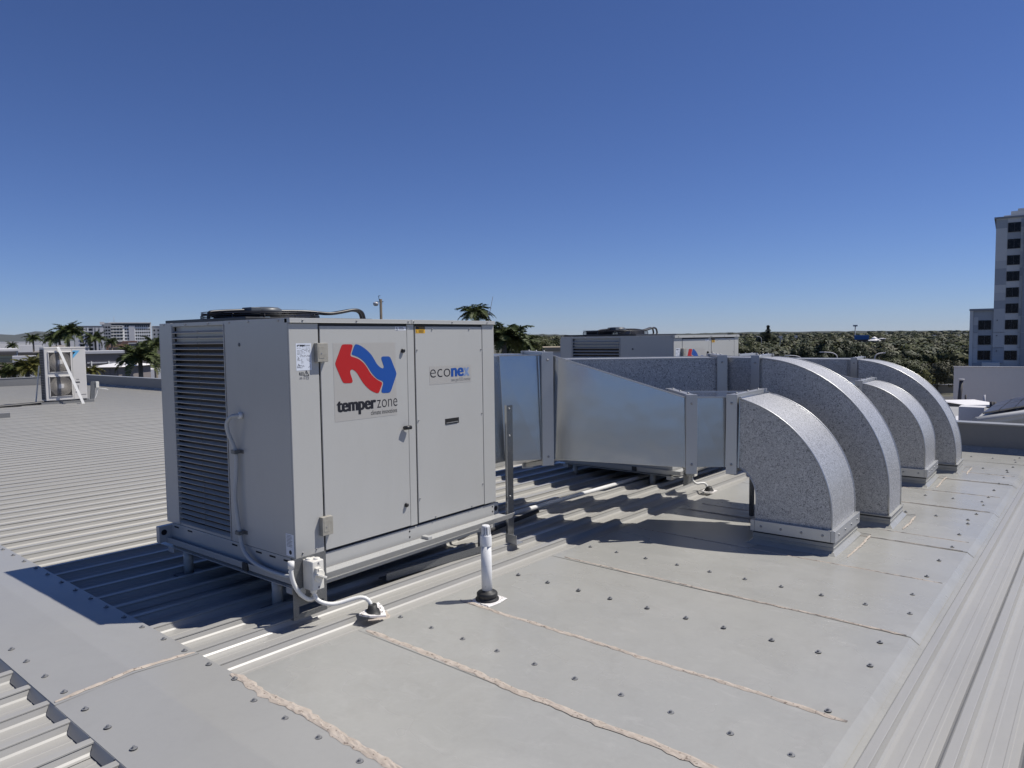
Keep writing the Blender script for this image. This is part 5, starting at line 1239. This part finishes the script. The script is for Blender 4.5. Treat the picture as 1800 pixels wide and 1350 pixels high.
# tower
TD = 134
M_['podium'] = plain('podium_paint', (.70,.68,.64))
TN = ['tower_a','tower_b','tower_c','tower_d']
for nme, c in zip(TN, ((.58,.575,.55),(.42,.435,.44),(.68,.665,.62),(.30,.315,.335))): M_[nme] = plain(nme, c)
def tz(y): return at(1770, y, TD*.985).z
org, TU, _w, _k = face(1745, 1800, TD, rad(-1.0)); t = thing('apartment_tower', 'tall grey patchwork apartment tower at the right edge', 'building', org, math.atan2(TU.y, TU.x))
def tx(px): return face(1745, px, TD, rad(-1.0))[2] if px != 1745 else 0
Ht = tz(384)-GZ
b = MB(); b.box(0, tx(1900), 0, 16, 0, Ht); b.build('wall', M_['tower_a'], t)
Hl = tz(544.5)-GZ
b = MB(); b.box(tx(1704), -.02, .4, 14, 0, Hl); b.build('low_wing', M_['tower_b'], t)
b = MB(); b.box(tx(1703.5), tx(1709.5), .2, .42, 0, Hl+.15); b.build('corner_fin', M_['tower_c'], t)
b = MB(); b.box(tx(1702.5), -.02, .0, 14, Hl, Hl+.35); b.build('wing_capping', M_['tower_d'], t); b = MB(); b.box(-.3, tx(1900), -.3, 16, Ht, Ht+.3); b.build('parapet', M_['tower_d'], t)
R = random.Random(5)
rows = [400.8,429.4,457.7,485.7,514,542,570.5,597.6,624.9]
for i, y in enumerate(rows):
    zc_ = tz(y)-GZ
    for (x0, x1) in ((tx(1745.3), tx(1765)), (tx(1788.5), tx(1793))):
        for half in (0, 1):
            b = MB(); b.box(x0, x1, -.04, 0, zc_-1.5+1.5*half, zc_+1.5*half-.03); b.build('facade_panel', M_[R.choice(TN[:3])], t)
    b = MB(); b.box(tx(1765.1), tx(1788.4), -.035, 0, zc_+.9, zc_+2.05); b.build('facade_panel', M_[R.choice(TN[:3])], t)
    wx = tx(1766.5 - .0*i)
    windows(t, [wx], [zc_-.8], tx(1787.3)-tx(1766.5), 1.6, 'win', -.02, 'darkwall')
    if i > 5:
        for half in (0, 1):
            b = MB(); b.box(tx(1710), tx(1718.5), .36, .40, zc_-1.5+1.5*half, zc_+1.5*half-.03); b.build('facade_panel', M_[R.choice(TN[:2])], t)
        windows(t, [tx(1719.5)], [zc_-.8], tx(1740.5)-tx(1719.5), 1.6, 'win', .38, 'darkwall')
        b = MB(); b.box(tx(1751), tx(1752.5), -.2, 0, zc_+.75, zc_+.9); b.build('wall_vent', M_['win'], t)
b = MB(); b.box(tx(1794), tx(1900), -1.2, 0, 0, tz(420)-GZ); b.build('side_bay', M_['tower_d'], t)
for i, y in enumerate(rows[1:]): b = MB(); b.box(tx(1793.9), tx(1900), -1.25, -1.2, tz(y)-GZ+1.3, tz(y)-GZ+1.4); b.build('bay_joint', M_['tower_b'], t)
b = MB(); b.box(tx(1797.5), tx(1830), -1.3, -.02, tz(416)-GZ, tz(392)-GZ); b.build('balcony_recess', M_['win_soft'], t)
for (p0, y0, y1) in ((1757.5, 383, 376.5), (1770, 377, 370), (1782, 371, 366)): b = MB(); b.box(tx(p0), tx(1900), 1.5+.01*p0-17, 13, tz(y0)-GZ, tz(y1)-GZ); b.build('plant_room', M_['tower_c'], t)
b = MB(); b.box(tx(1728), tx(1759), -3.5, -.3, 0, tz(637)-GZ); b.build('entry_block', M_['tower_c'], t)
# podium wall
t, W, H = bld('podium', 'plain pale grey podium wall in front of the apartment tower', 'building', 1678, 1830, 645, 70, .30, 'podium')
b = MB(); b.box(-.05, W, -.05, .34, H, H+.06); b.build('wall_capping', M_['apt_lilac'], t)
a, c = at(1690, 669, 66), at(1683, 735, 66)
b = MB(); b.tube([a, (a+c)/2+Vector((.0,.0,0)), c], .17, 8); o = b.build('flue_pipe', M_['darkwall']); tag(o, 'dark leaning flue pipe in front of the podium wall', 'pipe')
b = MB(); pt = a+Vector((0,0,.05)); b.tube([pt, pt+Vector((0,0,.1))], .25, 8); f_ = b.build('flue_cap', M_['apt_lilac'], o); 
# shed with white roof below the podium
a, c = at(1697, 712, 40), at(1764, 712.5, 40); W = (c-a).length; u = Vector((c.x-a.x, c.y-a.y, 0)).normalized()
t = thing('garden_shed', 'little shed with a pale hipped roof in front of the podium wall', 'shed', (a.x,a.y,GZ), math.atan2(u.y,u.x)); H = a.z-GZ
b = MB(); b.box(.2, W-.2, .2, 2.6, 0, H-.02); b.build('wall', M_['brownwall'], t)
b = MB(); zr = at(1720, 702, 42.5).z-GZ; b.add([(0,0,H),(W,0,H),(W,2.8,H),(0,2.8,H),(W*.10,2.5,zr),(W*.98,2.5,zr)], [(0,1,5,4),(1,2,5),(2,3,4,5),(3,0,4),(3,2,1,0)]); b.box(0,W,-.03,0,H-.12,H); b.build('roof', M_['white_roof'], t)
for px, y0, y1 in ((1743, 706, 716), (1748, 706.5, 716)):
    q0, q1 = at(px, y0, 38), at(px, y1+8, 38); b = MB(); b.tube([q1, q0], .10, 6); o = b.build('vent_stack', M_['darkwall']); tag(o, ('thicker' if px == 1743 else 'thinner') + ' dark vent stack beside the pale hipped shed roof', 'pipe')
for px, y0, lab in ((1697.5, 694, 'thin post left of the pale hipped shed roof'), (1730.5, 694, 'thin pale post behind the pale hipped shed roof')):
    q0, q1 = at(px, y0, 44), at(px, 722, 44); b = MB(); b.tube([q1, q0], .06, 6); o = b.build('thin_post', M_['apt_lilac' if px > 1700 else 'darkwall']); tag(o, lab, 'post')
# neighbouring roof with dark panels
def onz(px, py, z):
    d = at(px, py, 1)-CAM; return CAM + d*((z-CAM.z)/d.z)
t = thing('neighbour_roof', 'next door roof covered in dark solar panels, at the right edge beyond the parapet', 'building')
M_['neigh'] = weathered('grey_deck', (.30,.30,.29), (.36,.36,.35), .5, .8, 20); M_['solar'] = weathered('dark_panel', (.045,.042,.042), (.07,.065,.063), .3, 1, 30)
P = [onz(px, py, -.45) for px, py in ((1712,739.5),(1800,726),(1900,711),(1900,683),(1800,699),(1735,719))]
b = MB(); b.prism(P, (0,0,-.12)) if False else b.prism([p-Vector((0,0,.12)) for p in P], (0,0,.12)); b.build('roof_deck', M_['neigh'], t)
A, B_, C_, D_ = onz(1726,728.5,-.38), onz(1900,698,-.38), onz(1900,671,-.38), onz(1752,710.5,-.38)
for i in range(7):
    for j in range(2):
        f0, f1, g0, g1 = i/7+.004, (i+1)/7-.004, j/2+.01, (j+1)/2-.01
        def bl(f, g): return A.lerp(B_, f).lerp(D_.lerp(C_, f), g)
        b = MB(); b.prism([bl(f0,g0), bl(f1,g0), bl(f1,g1), bl(f0,g1)], (0,0,.035)); b.build('solar_panel', M_['solar'], t)
b = MB(); e0, e1 = onz(1713,738.5,-.44), onz(1900,710.5,-.44); b.tube([e0+Vector((0,0,.0)), e1], .06, 8); b.build('gutter', M_['apt_grey'], t)
b = MB(); q = [onz(1712,739.5,-.57), onz(1900,711,-.57)]; n_ = Vector((0,0,1)); b.q([q[0]+Vector((0,0,-1.6)), q[1]+Vector((0,0,-1.6)), q[1], q[0]]); b.build('end_wall', M_['neigh'], t)
P = [onz(px, py, -.9) for px, py in ((1680,752),(1740,744),(1755,728),(1680,731))]
b = MB(); b.prism([p-Vector((0,0,.1)) for p in P], (0,0,.1)); b.build('lower_deck', M_['apt_lilac'], t)
p = onz(1709, 735, -.7); b = MB(); b.box(p.x-.25, p.x+.25, p.y-.25, p.y+.25, -.9, -.42); b.build('rainhead', M_['apt_lilac'], t)
b = MB(); b.box(11.2, 24, -14, 6, GZ, -1.05); b.build('wall', M_['wallgrey'], t)

# ------------------------------------------------------------------ air
m = bpy.data.materials.new('haze_air'); m.use_nodes = True; nt_ = m.node_tree
nt_.nodes.remove(nt_.nodes['Principled BSDF'])
pv = nt_.nodes.new('ShaderNodeVolumePrincipled'); pv.inputs['Color'].default_value = (.62,.76,1,1); pv.inputs['Density'].default_value = 1.7e-5
nt_.links.new(pv.outputs[0], nt_.nodes['Material Output'].inputs['Volume'])
b = MB(); b.box(-9000, 9000, -9000, 9000, GZ-1.0, 140); o = b.build('haze', m); tag(o, kind='stuff')
